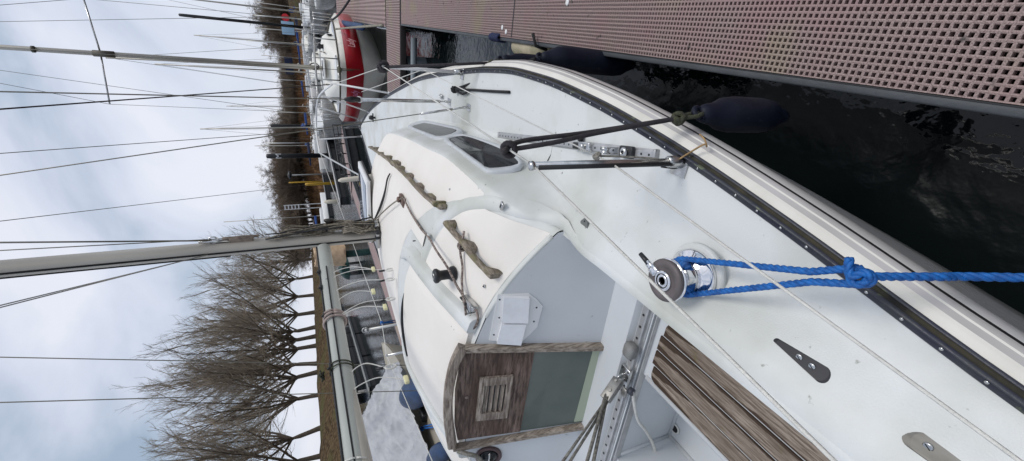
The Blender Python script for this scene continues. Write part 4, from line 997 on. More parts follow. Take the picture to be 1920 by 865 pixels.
# twine and rust coloured cord at the near stanchion foot
m = mb(); m.tube(smooth_path([S1b+V3((0,0,.03)), atdeck(1312,290,.01)+V3((.03,0,0)), at(1325,275,.98), at(1321,262,.97), at(1312,252,.97)], 6), .0030, n=6)
tag(m.build('twine', mat('frayed twine',(.40,.26,.12),.9,var=.4,vscale=60)), 'frayed tan twine end beside the near stanchion foot', 'twine')
m = mb(); q = S1m.copy(); cc = proj(q); k5 = atdeck(1148,299,.0); k5 = S1m+(S2m-S1m)*.035
m.tube(smooth_path([k5, k5.lerp(S1b, .3)+V3((0,.02,.03)), k5.lerp(S1b, .7)+V3((0,.02,.01)), S1b+V3((0,0,.05))], 6), .0035, n=6); knot(m, k5, .005, .010, 3, 4)
tag(m.build('lashing', [greyrope]), 'thin pale lashing knotted to the lower lifeline at the near stanchion', 'lashing')
m = mb()
for k in range(4): m.tube([S1b+V3((.016*math.cos(a), .016*math.sin(a), .035+k*.008)) for a in [2*PI*j/12 for j in range(13)]], .0035, n=5)
m.tube(smooth_path([S1b+V3((-.016,0,.05)), atdeck(1240,313,.03), atdeck(1265,316,.01), S1b+V3((-.016,0,.03))], 5), .003, n=5)
tag(m.build('whipping', blackrope), 'black twine wound round the foot of the near stanchion', 'twine')
# ================================================================== DOCKS
gm = bpy.data.materials.new('pink grating'); gm.use_nodes = True; nt = gm.node_tree; N = nt.nodes; L = nt.links; b = N['Principled BSDF']
b.inputs['Roughness'].default_value = .75
tc = N.new('ShaderNodeTexCoord')
def nz(sc_, de, lo, hi, vec=None):
    n = N.new('ShaderNodeTexNoise'); n.inputs['Scale'].default_value = sc_; n.inputs['Detail'].default_value = de; L.new(vec or tc.outputs['Object'], n.inputs['Vector'])
    r = N.new('ShaderNodeMapRange'); r.inputs['From Min'].default_value = lo; r.inputs['From Max'].default_value = hi; L.new(n.outputs['Fac'], r.inputs['Value']); return r.outputs['Result']
def mixc(fac, a, bb):
    m_ = N.new('ShaderNodeMix'); m_.data_type = 'RGBA'; L.new(fac, m_.inputs[0])
    if isinstance(a, tuple): m_.inputs[6].default_value = (*a, 1)
    else: L.new(a, m_.inputs[6])
    if isinstance(bb, tuple): m_.inputs[7].default_value = (*bb, 1)
    else: L.new(bb, m_.inputs[7])
    return m_.outputs[2]
c0 = mixc(nz(260, 3, .35, .65), (.185,.128,.120), (.375,.282,.265))
c1_ = mixc(nz(5, 5, .45, .70), c0, (.29,.19,.185))
mt_ = N.new('ShaderNodeMath'); mt_.operation = 'MULTIPLY'; L.new(nz(2.2, 6, .54, .70), mt_.inputs[0]); mt_.inputs[1].default_value = .55
c2_ = mixc(mt_.outputs[0], c1_, (.30,.28,.15))
c3_ = mixc(nz(14, 6, .66, .74), c2_, (.05,.045,.04))
L.new(c3_, b.inputs['Base Color'])
n3 = N.new('ShaderNodeTexNoise'); n3.inputs['Scale'].default_value = 350; L.new(tc.outputs['Object'], n3.inputs['Vector']); bp = N.new('ShaderNodeBump'); bp.inputs['Strength'].default_value = .5; bp.inputs['Distance'].default_value = .003; L.new(n3.outputs['Fac'], bp.inputs['Height']); L.new(bp.outputs['Normal'], b.inputs['Normal'])
grate = gm
DX = 1.695; DZ = .5; PT_ = .0202
beamm = mat('dock beam', (.060,.068,.075), .55, col2=(.040,.046,.052), vscale=6, bump=.3, bscale=30)
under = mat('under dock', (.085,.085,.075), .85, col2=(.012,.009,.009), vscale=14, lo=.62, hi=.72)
def grating(x0, x1, y0, y1, pitch, hole, z, th, name, parent, jit=0):
    nx = max(1, int((x1-x0)/pitch)); ny = max(1, int((y1-y0)/pitch)); h = (pitch-hole)/2; V = []; Fc = []
    for i in range(nx):
        for j in range(ny):
            X, Y = x0+i*pitch, y0+j*pitch; o = len(V); a, b_ = h, pitch-h; q = .0016
            V += [(X,Y,z),(X+pitch,Y,z),(X+pitch,Y+pitch,z),(X,Y+pitch,z),(X+a,Y+a,z-q),(X+b_,Y+a,z-q),(X+b_,Y+b_,z-q),(X+a,Y+b_,z-q),
                  (X+a+.001,Y+a+.001,z-th),(X+b_-.001,Y+a+.001,z-th),(X+b_-.001,Y+b_-.001,z-th),(X+a+.001,Y+b_-.001,z-th)]
            for k in range(4):
                k2 = (k+1) % 4; Fc.append((o+k, o+k2, o+4+k2, o+4+k)); Fc.append((o+4+k, o+4+k2, o+8+k2, o+8+k))
    me = bpy.data.meshes.new(name); me.from_pydata(V, [], Fc); me.materials.append(grate); me.update()
    o = bpy.data.objects.new(name, me); COL.objects.link(o); o.parent = parent
    if parent.get('_world'): o.location = -V3(parent.location)
    return o
dock = thing('pontoon', (2.2,3,0), 'reddish brown grated pontoon running along the right side of the near sailing boat', 'pontoon')
grating(DX, 2.95, -.9, 7.92, PT_, .0120, DZ, .022, 'grating', dock)
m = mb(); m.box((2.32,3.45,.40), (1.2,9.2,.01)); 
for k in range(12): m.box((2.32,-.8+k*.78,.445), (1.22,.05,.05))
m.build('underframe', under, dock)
m = mb(); m.bbox((DX-.016,3.4,DZ-.045), (.030,9.1,.085), .006); m.build('edge_beam', beamm, dock)
m = mb(); m.box((DX-.004,3.4,DZ-.003), (.004,9.0,.006)); m.build('edge_strip', dark, dock)
for yj in (3.47, -.2): m = mb(); m.box((2.32,yj,DZ+.0015), (1.24,.012,.003)); m.build('panel_joint', dark, dock)
for k in range(3): m = mb(); m.bbox((2.35,.6+k*3.2,.17), (1.1,1.9,.40), .06); m.build('float', mat('float',(.03,.032,.034),.7,var=.3), dock)
for x, y in ((942,52),(949,60),(1064,5)):
    p = at(x, y, DZ+.001); m = mb(); m.lathe([(.020,0),(.020,.003),(.010,.005)], p, n=16); m.build('bolt_head', white, dock)
# coiled line and pale fender at the dock edge
p = atx(906, 70, DX-.02); m = mb()
for k in range(10): m.tube([V3((DX-.01+.030*math.cos(a), 3.72+.020*k, DZ-.03+.055*math.sin(a))) for a in [2*PI*j/12 for j in range(13)]], .010, n=6)
tag(m.build('rope_turns', mat('navy cord',(.012,.02,.07),.8,bump=.6,bscale=200)), 'navy cord wound in close turns round the edge of the pontoon', 'rope')
p = atx(940, 86, DX-.06); t = thing('pale_fender', p, 'dirty cream fender lying against the pontoon edge beyond the navy ones', 'fender'); m = mb()
a, b_ = V3((DX-.055, 3.55, .40)), V3((DX-.05, 3.02, .40)); d = (b_-a).normalized(); Ln = (b_-a).length
m.lathe([(.02,-.02),(.05,.0),(.072,.03),(.075,.08),(.075,Ln-.08),(.072,Ln-.03),(.05,Ln),(.03,Ln+.02),(.03,Ln+.05),(.015,Ln+.055)], a, d, n=24)
m.build('body', mat('dirty cream',(.52,.45,.32),.6,col2=(.28,.26,.17),vscale=6,bump=.2), t); m = mb(); m.tube([b_+d*.04+V3((0,0,.03)), b_+V3((.02,-.03,.12)), b_+V3((.10,0,.14))], .012, n=8); m.build('strap', blackrope, t)
# galvanised bracket by it
m = mb(); m.bbox((DX-.06,2.78,.33), (.09,.05,.25), .006); m.bbox((DX-.06,2.90,.33), (.02,.02,.22), .004); m.build('bracket', steel, dock)
# cross finger and next section
fing = thing('cross_pontoon', (.4,8.6,0), 'narrow pinkish grated finger pontoon crossing in front of the red striped boat', 'pontoon')
YF0, YF1 = 8.0, 9.32
grating(-1.6, 3.3, YF0, YF1, .0404, .024, DZ+.004, .022, 'grating', fing)
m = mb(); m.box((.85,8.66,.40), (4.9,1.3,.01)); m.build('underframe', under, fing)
m = mb(); m.bbox((.85,YF0-.015,DZ-.05), (4.9,.03,.10), .006); m.build('edge_beam', mat('dark edge',(.02,.014,.014),.6), fing)
m = mb(); m.lathe([(.18,-.5),(.18,.35)], (1.0,8.25,.0), n=20); m.tube([(1.5,7.84,.30),(-1.5,7.84,.30)], .055, n=14); m.build('float_pipe', mat('grey pipe',(.18,.21,.23),.5), fing)
dk2 = thing('far_pontoon', (2.2,15,0), 'second reddish pontoon section beside the red striped boat', 'pontoon')
grating(1.60, 3.8, 9.40, 21.0, .0808, .040, DZ-.002, .03, 'grating', dk2)
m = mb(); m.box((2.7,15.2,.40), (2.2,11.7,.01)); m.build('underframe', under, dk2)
m = mb(); m.bbox((1.585,15.2,DZ-.06), (.03,11.7,.12), .006); m.build('edge_beam', beamm, dk2)
for k in range(6): m = mb(); m.tube([(1.56,10.1+.13*k,.05),(1.56,10.1+.13*k,.46)], .02, n=8); m.build('rail_post', steel, dk2)
m = mb(); h1 = smooth_path([at(668,-20,.55), at(640,22,.9), at(622,38,1.1), at(606,43,1.35)], 6); m.tube(h1, .03, n=8); tag(m.build('shore_cable', rubber), 'black shore cable arching from the far pontoon to the red striped boat', 'cable')
# ================================================================== generic yacht
def yacht(loc, L, B, rz, cols, label, name='moored_yacht', H=1.1, mast=11., cover=None, cat='sailing boat', group=None, band=None, detail=False, cabin=True, lean=0, pulp=True, mx=.42, cabh=.42, mr=.055):
    t = thing(name, loc, label, cat, group, world=False, rz=rz)    # local: bow at -Y (towards the camera) at y=0, stern at +L
    hullm_, deckm_, cabm_ = cols
    def hb(u): return B/2*min(1, (math.sin(min(1, u/.62)*PI/2))**.78)*(1-.22*max(0, (u-.62)/.38)**2)
    def sheer(u): return H*(1+.22*(1-u)**2)
    rows = []; nn = 30; pr = [(.90 if detail else 1,1),(1.005,.88 if detail else .93),(1.01,.50 if detail else .72),(1.0,.49 if detail else .70),(.99,.45),(.93,.2),(.80,.0),(.55,-.15)]
    for i in range(nn+1):
        u = (i/nn)**1.35
        row = []
        for q, (fx, fz) in enumerate(pr):
            k = 1-(1-fx)*(1 if u > .3 else 1+1.2*(1-u/.3)); z = sheer(u)*fz
            yy = u*L + (1-fz)*.75*(1-u)**3
            row.append(V3((hb(u)*max(.0, k), yy, z)))
        rows.append(row)
    m = mb()
    for sd in (1,-1): m.grid([[V3((p.x*sd, p.y, p.z)) for p in r] for r in rows], mf=lambda i, j: 1 if (band and j in (1,)) else 0)
    m.add([V3((p.x*sd, p.y, p.z)) for sd, rr in ((1, rows[-1]), (-1, rows[-1][::-1])) for p in rr], [tuple(range(16))])
    m.build('hull', [hullm_, band or hullm_], t)
    m = mb(); R2 = []
    for r in rows: R2.append([V3((r[0].x*a, r[0].y, r[0].z-.035+.03*(1-a*a))) for a in (-1,-.8,-.5,0,.5,.8,1)])
    m.grid(R2)
    m.build('deck', deckm_, t)
    if detail:
        for sd in (1,-1):
            m = mb(); m.grid([[V3((sd*(r[0].x*k_-.0), r[0].y+(.10 if k_ < 1 else 0), r[0].z+.012)) for k_ in (.72, .965)] for r in rows[5:19]]); m.build('side_deck_panel', greydeck, t)
        m = mb()
        for sd in (1,-1): m.tube([V3((sd*r[0].x, r[0].y, r[0].z+.02)) for r in rows], .02, n=6)
        m.build('toe_rail', mat('teak strip',(.06,.05,.03),.6), t)
    if cabin:
        c0_, c1__ = (.26 if detail else .30), .74; R3 = []
        for i in range(17):
            u = c0_+(c1__-c0_)*i/16; e = sstep(i/4.); w = hb(u)*(.30+.33*e); z0 = sheer(u)-.03; hh = cabh*(.15+.85*e)
            R3.append([V3((x*w*sx, u*L, z0+z*hh)) for x, z, sx in ((1.08,0,1),(1.0,.55,1),(.92,.86,1),(.72,1,1),(0,1.08,1),(.72,1,-1),(.92,.86,-1),(1.0,.55,-1),(1.08,0,-1))])
        m = mb(); m.grid(R3); m.add(R3[-1], [tuple(range(9))]); m.add(R3[0], [tuple(range(9))]); cb = m.build('cabin', cabm_, t)
        for sd in (1,-1):
            for k in range(3):
                u = .40+.11*k; w = hb(u)*.63; z = sheer(u)+cabh*.36; m = mb(); m.bbox((sd*(w*1.0), u*L, z), (.04,.07*L,.13), .015); m.build('window', glassd, cb)
        if detail:
            m = mb(); m.bbox((0,.35*L,sheer(.35)+cabh*.92+.02), (.6,.6,.05), .02); hh_ = m.build('hatch', white, cb); m = mb(); m.bbox((0,.35*L,sheer(.35)+cabh*.92+.05), (.45,.45,.012), .004); m.build('hatch_glass', glassd, hh_)
    # cockpit
    m = mb(); u = .86; m.bbox((0,u*L,sheer(u)+.02), (B*.42,L*.2,.03), .01); m.build('cockpit', dark if not cover else navycov, t)
    if mast:
        my = mx*L; mz = sheer(mx)+(cabh if cabin else 0); m = mb(); m.tube([(0,my,mz),(lean*.3,my+.2,mz+mast)], [mr,mr*.75], n=10); mo = m.build('mast', mastm, t)
        m = mb(); by = my+.33*L*1.1; m.tube([(0,my,mz+.75),(0,my+.42*L,mz+.70)], .05, n=8); m.build('boom', mastm, t)
        if cover:
            rows = []
            for i in range(13):
                v = i/12; rr = .17*(1-.55*v)+.02*math.sin(i*1.9); rows.append([V3((rr*.75*math.cos(a), my+.03+v*.41*L, mz+.80+rr*1.2*math.sin(a)+.03)) for a in [2*PI*k/10 for k in range(10)]])
            m = mb(); m.grid(rows, close=True); m.add(rows[0], [tuple(range(10))]); m.add(rows[-1], [tuple(range(10))]); m.build('sail_cover', cover, t)
        m = mb()
        zt = mz+mast
        for a in ((0,.02*L,H*1.22),(0,L,H),(B*.46,my+.1,sheer(mx)),(-B*.46,my+.1,sheer(mx))): m.tube([a, (lean*.3, my+.2, zt-.05)], .009 if not detail else .006, n=4)
        m.build('rigging', wire, t)
    if pulp:
        m = mb(); zz = sheer(0)
        for sd in (1,-1):
            pts = [V3((0,-.05,zz+.55)), V3((sd*hb(.035)*.95,.12*1,zz+.55)), V3((sd*hb(.13),.13*L,zz+.5))]
            m.tube(smooth_path(pts, 4), .018, n=6); m.tube([pts[2], pts[2]-V3((0,0,.55))], .016, n=6); m.tube([pts[1], pts[1]-V3((0,-.1,.55))], .016, n=6)
        m.build('pulpit', steel if not detail else alu, t)
        for sd in (1,-1):
            m = mb(); pv = V3((sd*hb(.13),.13*L,zz+.5))
            for u in (.32,.5,.68,.86):
                b_ = V3((sd*hb(u)*.97, u*L, sheer(u))); m.tube([b_, b_+V3((0,0,.55))], .013, n=5); m.tube([pv, b_+V3((0,0,.53))], .006, n=4); pv = b_+V3((0,0,.53))
            m.build('lifeline', steel, t)
        m = mb(); uu = [.86,.94,1.0]; pts = [V3((sd*hb(u)*.95, u*L, sheer(u)+.55)) for sd, u in ((1,.86),(1,.94),(1,1.),(-1,1.),(-1,.94),(-1,.86))]; m.tube(pts, .016, n=6)
        for p in pts: m.tube([p, p-V3((0,0,.55))], .013, n=5)
        m.build('pushpit', steel, t)
    return t, hb, sheer
# the red striped boat
RB, hb, shr = yacht((.50,11.75,0), 8.6, 3.5, .10, (creamhull, creamdeck, creamdeck), 'cream sailing boat with a broad red stripe and faded lettering, bow towards the camera', name='red_striped_boat', H=.98, mast=12.2, band=gold, detail=True, mx=.50, cabh=.38, mr=.075)
def fm(name, mt, build, parent=RB):
    m = mb(); build(m); return m.build(name, mt, parent)
mzr = shr(.5)+.38
# spreaders, furler, anchor gear
def spread(m):
    zz = aty(160, 100, 16).z; 
    for sd in (1,-1): m.tube([(0,4.35,7.0),(sd*1.35,4.5,7.12)], .022, n=6)
fm('spreader', steel, spread)
fm('mast_collar', mat('mast gear',(.10,.09,.07),.6), lambda m: m.lathe([(.085,0),(.085,.45)], (0,4.33,6.7), n=10)); fm('mast_collar', MATS['mast gear'], lambda m: m.lathe([(.085,0),(.085,.06)], (0,4.32,8.3), n=10))
fm('spreader_wire', wire, lambda m: [m.tube([(sd*1.35,4.5,7.12),(sd*1.45,4.4,1.2)], .006, n=4) for sd in (1,-1)]+[m.tube([(sd*1.35,4.5,7.12),(0,4.5,13.4)], .006, n=4) for sd in (1,-1)])
fm('bow_roller', mat('olive gear',(.10,.09,.05),.6,var=.4), lambda m: (m.bbox((0,-.02,1.22), (.13,.30,.07), .02), m.bbox((0,.30,1.20), (.16,.2,.1), .03), m.tube([(0,0,1.25),(.0,-.06,.9)], .012, n=6), m.tube([(.03,0,1.25),(.03,-.07,.75)], .010, n=6)))
fm('anchor_chain', steel, lambda m: m.tube(smooth_path([(-.2,.9,1.18),(.25,1.2,1.17),(.35,1.7,1.17),(.0,1.9,1.17)], 5), .018, n=5))
fm('foredeck_hatch', white, lambda m: m.bbox((0,1.75,1.18), (.62,.62,.05), .02))
fm('vent', blackp, lambda m: m.lathe([(.08,0),(.06,.12),(.10,.16),(.06,.24)], (.62,3.2,1.33), n=12))
fm('mast_rope', darkrope, lambda m: [m.tube([(.10*math.cos(a)+.04, 4.25+.05*math.sin(a)+.02*k, mzr+.25+.14*math.sin(a)) for a in [2*PI*j/10 for j in range(11)]], .018, n=5) for k in range(4)])
fm('grab_rail', teakx, lambda m: [m.tube([(sd*.45,2.9,1.40),(sd*.55,5.4,1.40)], .02, n=5) for sd in (1,-1)])
# faded script lettering on both bows
ft = None
def script(txt, sd, y0, size, mt, parent, z, name='boat_name'):
    c = bpy.data.curves.new(name, 'FONT'); c.body = txt; c.size = size; c.extrude = .003; c.shear = .35
    o = bpy.data.objects.new(name, c); COL.objects.link(o); dg = bpy.context.evaluated_depsgraph_get(); me = bpy.data.meshes.new_from_object(o.evaluated_get(dg)); bpy.data.objects.remove(o)
    me.materials.clear(); me.materials.append(mt); o = bpy.data.objects.new(name, me); COL.objects.link(o); o.parent = parent
    u0 = y0/8.6; u1 = (y0+size*2)/8.6; p0 = V3((sd*hb(u0), y0, z)); p1 = V3((sd*hb(u1), y0+size*2, z)); 
    ex = (p1-p0).normalized() if sd > 0 else (p0-p1).normalized(); org = p0 if sd > 0 else p1; ez = V3((0,0,1)); en = ex.cross(ez).normalized()
    out_ = V3((sd,-.3,0)); en = en if en.dot(out_) > 0 else -en
    o.matrix_local = Matrix.Translation(org+en*.035)@Matrix((ex, ez, ex.cross(ez))).transposed().to_4x4(); return o
fade = mat('faded lettering', (.62,.36,.36), .5)
script('Lady', 1, .75, .26, fade, RB, .74); script('Lady', -1, .55, .26, mat('faded pink lettering',(.45,.16,.26),.5), RB, .74)
# mooring lines and fender of the red boat
rope('bow_line', [V3((1.35,13.6,1.12)), V3((1.5,11.6,.80)), V3((1.62,9.62,.52))], .022, mat('dull line',(.30,.28,.22),.9,var=.4,vscale=20), 'doubled pale bow line from the red striped boat to the pontoon', smooth=True)
rope('bow_line', [V3((1.36,13.55,1.12)), V3((1.48,11.7,.85)), V3((1.62,9.66,.52))], .022, MATS['dull line'], 'lower part of the pale bow line of the red striped boat')
t = thing('long_fender', (1.62,12.2,.9), 'long blue fender between the red striped boat and the pontoon', 'fender'); m = mb(); m.lathe([(.03,0),(.07,.10),(.085,.2),(.085,3.8),(.07,3.9),(.03,4.0)], V3((1.50,11.9,.60)), V3((-.0,1,.08)), n=18); m.build('body', mat('canvas blue',(.012,.05,.14),.6,var=.3,vscale=5), t)
# yachts behind
W = (white, creamdeck, white); cc = [(hullw, gel, white), (white, creamdeck, creamdeck), (hullw, creamdeck, white)]
def yb(x, y, z, dist_): return None
def place(px, py, z=1.0): p = at(px, py, z); return p
YS = [
 ((3.2,23.5),8.0,2.7,.0, cc[0], bluecov, 9.5, 'white yacht with blue sail cover beside the far pontoon, behind the red striped boat'),
 ((-.9,24.5),7.6,2.6,.06, cc[1], None, 9.0, 'cream yacht directly behind the mast of the red striped boat'),
 ((-4.2,27.0),7.4,2.5,.1, cc[2], navycov, 0, 'white boat with dark cover left of the red striped boat'),
 ((5.6,33.0),8.6,2.8,-.05, cc[0], navycov, 10.5, 'white yacht with navy cover farther along the row on the right'),
 ((1.6,35.0),8.0,2.7,.0, cc[2], bluecov, 9.8, 'white yacht with blue cover in the middle of the distant row'),
 ((-2.6,36.5),7.8,2.6,.05, cc[1], None, 10.0, 'cream yacht with bare boom in the distant row'),
 ((-7.2,38.5),7.0,2.4,.12, cc[0], bluecov, 8.4, 'small white yacht with bright blue cover near the dark pilings'),
 ((9.5,46.0),9.0,2.9,-.1, cc[2], navycov, 11., 'large white yacht among the masts at the far right'),
 ((4.5,48.0),8.4,2.8,0, cc[0], bluecov, 10.4, 'white yacht with blue cover two rows behind'),
 ((-1.5,50.0),8.0,2.7,0, cc[1], navycov, 9.6, 'cream yacht two rows behind, near the blue board'),
 ((-9.,58.0),7.4,2.5,.1, cc[0], None, 9.0, 'small white yacht low against the reed bank'),
 ((14.5,60.0),9.0,2.9,-.1, cc[2], bluecov, 11.4, 'distant white yacht with blue cover close to the tall wood'),
 ((-16.,66.0),7.0,2.4,.15, cc[2], bluecov, 7.5, 'small distant boat with blue cover before the reeds'),
]
for (x, y), L_, B_, rz, cs, cv, mh, lab in YS:
    yacht((x, y, 0), L_, B_, rz, cs, lab, H=.95, mast=mh, cover=cv, lean=random.uniform(-1,1), mr=.06)
# port neighbour, beige, seen over the cabin
NB, hb2, sh2_ = yacht((-4.1,6.9,0), 8.4, 3.0, PI, (beigem, beigem, beigem), 'beige boat on the far side of the near yacht, partly under a white tarpaulin', name='beige_boat', H=.92, mast=0, pulp=False, cabin=False)
m = mb(); m.tube([(1.0,-.3+1.2,1.12),(1.42,3.5,1.0),(1.4,6,.98)], .012, n=6); m.build('rub_line', dark, NB)
# tarpaulin: a crumpled tent over its boom
m = mb(); rows = []
T0 = at(742, 742, 1.15); ed = [at(694,755,1.55), at(742,737,1.15), at(760,765,1.15), at(783,805,1.15), at(778,870,1.15), at(790,930,1.15)]
rd = [atx(698,752,-4.4), atx(690,790,-4.4), atx(695,830,-4.4), atx(700,880,-4.4)]
for i in range(97):
    v = i/96; Y = 5.5-4.7*v; row = []
    xr = -3.05-.28*math.exp(-((v-.02)/.06)**2); zr = 1.72+.05*math.sin(v*9)-.25*math.exp(-(v/.04)**2)
    for j in range(65):
        u = j/64; x = -4.05+(xr+4.05)*u; z = zr-(zr-1.08)*(u**1.25)
        nn_ = noise.noise(V3((x*2.5, Y*2.2, 1)))*.13+noise.noise(V3((x*6, Y*5, 3)))*.055+abs(noise.noise(V3((x*14, Y*11, 7))))*.07
        row.append(V3((x+nn_*.6, Y+(noise.noise(V3((x*3, 0, 5)))*.18 if i < 4 else 0), z+nn_)))
    rows.append(row)
m.grid(rows); m.grid([[V3((-8.1-p.x, p.y, p.z)) for p in r] for r in rows]); tag(m.build('tarpaulin', tarpm), 'crumpled white tarpaulin draped as a tent over the beige boat', 'tarpaulin')
def bluebuoy(px, py, z, L_, r, lab, d=(-.2,-.25,-.9)):
    p = at(px, py, z); t = thing('ball_fender', p, lab, 'fender', 'blue fenders on the beige boat'); d = V3(d).normalized(); m = mb()
    m.lathe([(.03,-.06),(.045,-.02),(.055,0),(r*.45,.05),(r*.8,L_*.25),(r*.98,L_*.42),(r,L_*.6),(r*.85,L_*.8),(r*.5,L_*.95),(.03,L_)], p, d, n=24); m.build('body', fendb, t)
    m = mb(); m.lathe([(.032,-.12),(.036,-.03)], p, d, n=12); m.build('neck', blackp, t)
A_, B_ = at(760,750,1.16), at(803,722,1.08); bluebuoy(760, 750, 1.16, (B_-A_).length, .19, 'large pear shaped blue fender lying on the deck of the beige boat', B_-A_)
A_, B_ = at(808,860,1.1), at(842,840,1.05); bluebuoy(808, 860, 1.1, (B_-A_).length, .11, 'small blue fender by the teak companionway arch', B_-A_)
m = mb(); p = at(795, 775, 1.0); m.bbox(p, (.14,.2,.10), .02); tag(m.build('folded_solar_panel', blackp), 'small black box between the two blue fenders', 'box')
m = mb(); a = at(792, 716+0, 1.0); c = at(792,804,1.05); e = at(822,800,1.0); m.tube([c, e], .010, n=6); m.tube([c+V3((0,.03,0)), e+V3((.0,.05,0))], .010, n=6); knot(m, c, .012, .02, 3, 6); tag(m.build('blue_lanyard', bluerope), 'blue cord loop tied to the lifeline over the beige boat', 'cord')
# port side pontoons
def strip(p0, p1, w, z, name, label, mt=grate, edge=beamm, h=.12, world_floats=True, kind=None):
    a, b_ = V3((p0.x, p0.y, z)), V3((p1.x, p1.y, z)); d = (b_-a); Ln = d.length; d.normalize(); rz = math.atan2(d.y, d.x); c = (a+b_)/2
    t = thing(name, (c.x, c.y, 0), label, 'pontoon', world=False, rz=rz)
    m = mb(); m.box((0,0,z-.02), (Ln,w,.04)); m.build('walkway', mt, t)
    m = mb()
    for s_ in (1,-1): m.box((0,s_*(w/2+.02),z-.05), (Ln,.04,h))
    m.build('edge_beam', edge, t)
    n_ = max(1, int(Ln/4.5))
    for k in range(n_): m = mb(); m.bbox((-Ln/2+(k+.5)*Ln/n_,0,z-.30), (Ln/n_*.93,w*.9,.42), .05); m.build('float', MATS['float'], t)
    return t
strip(V3((-4.95,5.2,0)), V3((-5.0,19,0)), .75, .5, 'finger_pontoon', 'pinkish finger pontoon seen between the boom and the cabin')
strip(V3((-5.2,18.6,0)), V3((-3.6,22.5,0)), 1.2, .5, 'finger_pontoon', 'short pinkish finger pontoon beyond the cabin roof with dark railing')
m = mb(); a, b_ = V3((-4.6,19.0,.9)), V3((-3.2,22.5,.9))
for k in range(6): p = a.lerp(b_, k/5); m.tube([p-V3((0,0,.4)), p], .03, n=6)
m.tube([a, b_], .03, n=6); m.tube([a-V3((0,0,.2)), b_-V3((0,0,.2))], .025, n=6); tag(m.build('railing', blackp), 'low black railing on the short finger pontoon', 'railing')
pA, pB = at(603,222,.45), at(637,380,.45); strip(pA, pB, .7, .45, 'finger_pontoon', 'long thin black edged finger pontoon across the open water', mt=concrete)
pA, pB = at(597,280,.45), at(617,412,.45); strip(pA, pB, .9, .45, 'finger_pontoon', 'farther finger pontoon with pale kerb before the reed bank', mt=concrete)
pA, pB = at(590,200,.45), at(603,300,.45); strip(pA, pB, .9, .45, 'finger_pontoon', 'distant pontoon crossing behind the bow rail', mt=concrete)
pA, pB = at(632,575,.45), at(668,730,.45); strip(pA, pB, .55, .45, 'dark_pontoon', 'dark finger pontoon under the sail ties', mt=mat('dark planks',(.05,.055,.06),.8,var=.4,vscale=5))
pA, pB = at(653,600,.4), at(692,735,.4); strip(pA, pB, .5, .4, 'dark_pontoon', 'second dark finger pontoon with a pale plank, nearest the tarpaulin', mt=mat('pale plank',(.25,.25,.23),.8,var=.4,vscale=5))
for i, (x, y, lab, mt_) in enumerate(((655,740,'small navy covered dinghy below the boom',navycov),(636,600,'dark red canvas cover of a small boat behind the boom',mat('maroon canvas',(.16,.02,.03),.8)),(640,505,'dark green covered boat behind the mast',mat('green canvas',(.01,.045,.04),.8,var=.3)))):
    p = at(x, y, .8); t = thing('covered_dinghy', (p.x, p.y, 0), lab, 'dinghy', world=False, rz=.5); rows = []
    for k in range(15):
        u = k/14; w = .75*math.sin(PI*min(1, .12+u*.85))**.6; rows.append([V3((w*math.cos(a), (u-.5)*3.6, .38+.5*math.sin(a)*(1+.1*math.sin(k)))) for a in [PI*q/10 for q in range(11)]])
    m = mb(); m.grid(rows); m.add(rows[0], [tuple(range(11))]); m.add(rows[-1], [tuple(range(11))]); m.build('cover', mt_, t)
    m = mb(); m.grid([[V3((p.x*1.02, p.y, z)) for z in (.40,-.05)] for p in [r[0] for r in rows]]); m.grid([[V3((p.x*1.02, p.y, z)) for z in (.40,-.05)] for p in [r[-1] for r in rows]]); m.build('hull', hullw, t)
p = aty(620, 480, 14.0); m = mb(); rows = []
for k in range(9):
    v = k/8; rows.append([V3((p.x+.42*math.cos(a)*(1-.2*v), p.y+.35*math.sin(a), p.z-.45+.95*v+.05*math.sin(5*a))) for a in [2*PI*q/14 for q in range(14)]])
m.grid(rows, close=True); m.add(rows[0], [tuple(range(14))]); m.add(rows[-1], [tuple(range(14))]); tt_ = thing('covered_motor', (p.x, p.y, 0), 'tan canvas bundle on a pole between mast and boom', 'canvas bundle'); m.build('canvas', tan, tt_); m = mb(); m.tube([(p.x,p.y,p.z-.4),(p.x,p.y,-.5)], .12, n=10); m.build('post', MATS['green canvas'], tt_)
# white floating pole, small fender buoy
m = mb(); a, b_ = V3((-2.9,8.6,.9)), V3((-2.9,8.6,.9)); p0 = at(634,339,1.25); p1 = at(694,331,.9)
p0 = aty(634,339,10.2); p1 = aty(696,332,10.2); m.tube([p1+(p1-p0)*.3, p1, p0.lerp(p1,.1), p0], [.07,.07,.055,.02], n=12)
tag(m.build('white_post', mat('cream post',(.66,.60,.50),.5,var=.1)), 'cream rounded post standing in the open water beyond the roof', 'post')
p = at(628,378,.35); m = mb(); m.lathe([(.05,-.9),(.16,-.7),(.18,0),(.12,.3),(.03,.4)], p+V3((0,0,.5)), n=14); tag(m.build('small_float', mat('cream float',(.66,.60,.48),.6)), 'short cream float at the end of the long finger pontoon', 'float')
# port mooring ring post
tp0 = at(764,604,.55); m = mb(); tp0 = V3((-2.15,4.92,.6)); tpt = V3((tp0.x, tp0.y, topz((tp0.x,tp0.y,.9), 688))); m.tube([tp0, tpt], .018, n=12); m.lathe([(.02,-.02),(.028,0),(.026,.02),(.01,.03)], tpt, n=14); m.tube([tpt+V3((.04*math.cos(a), 0, .02+.04*math.sin(a))) for a in [2*PI*k/12 for k in range(13)]], .008, n=6)
tag(m.build('ring_post', alu), 'slim metal post with a ring at its tip beyond the hatch', 'post')
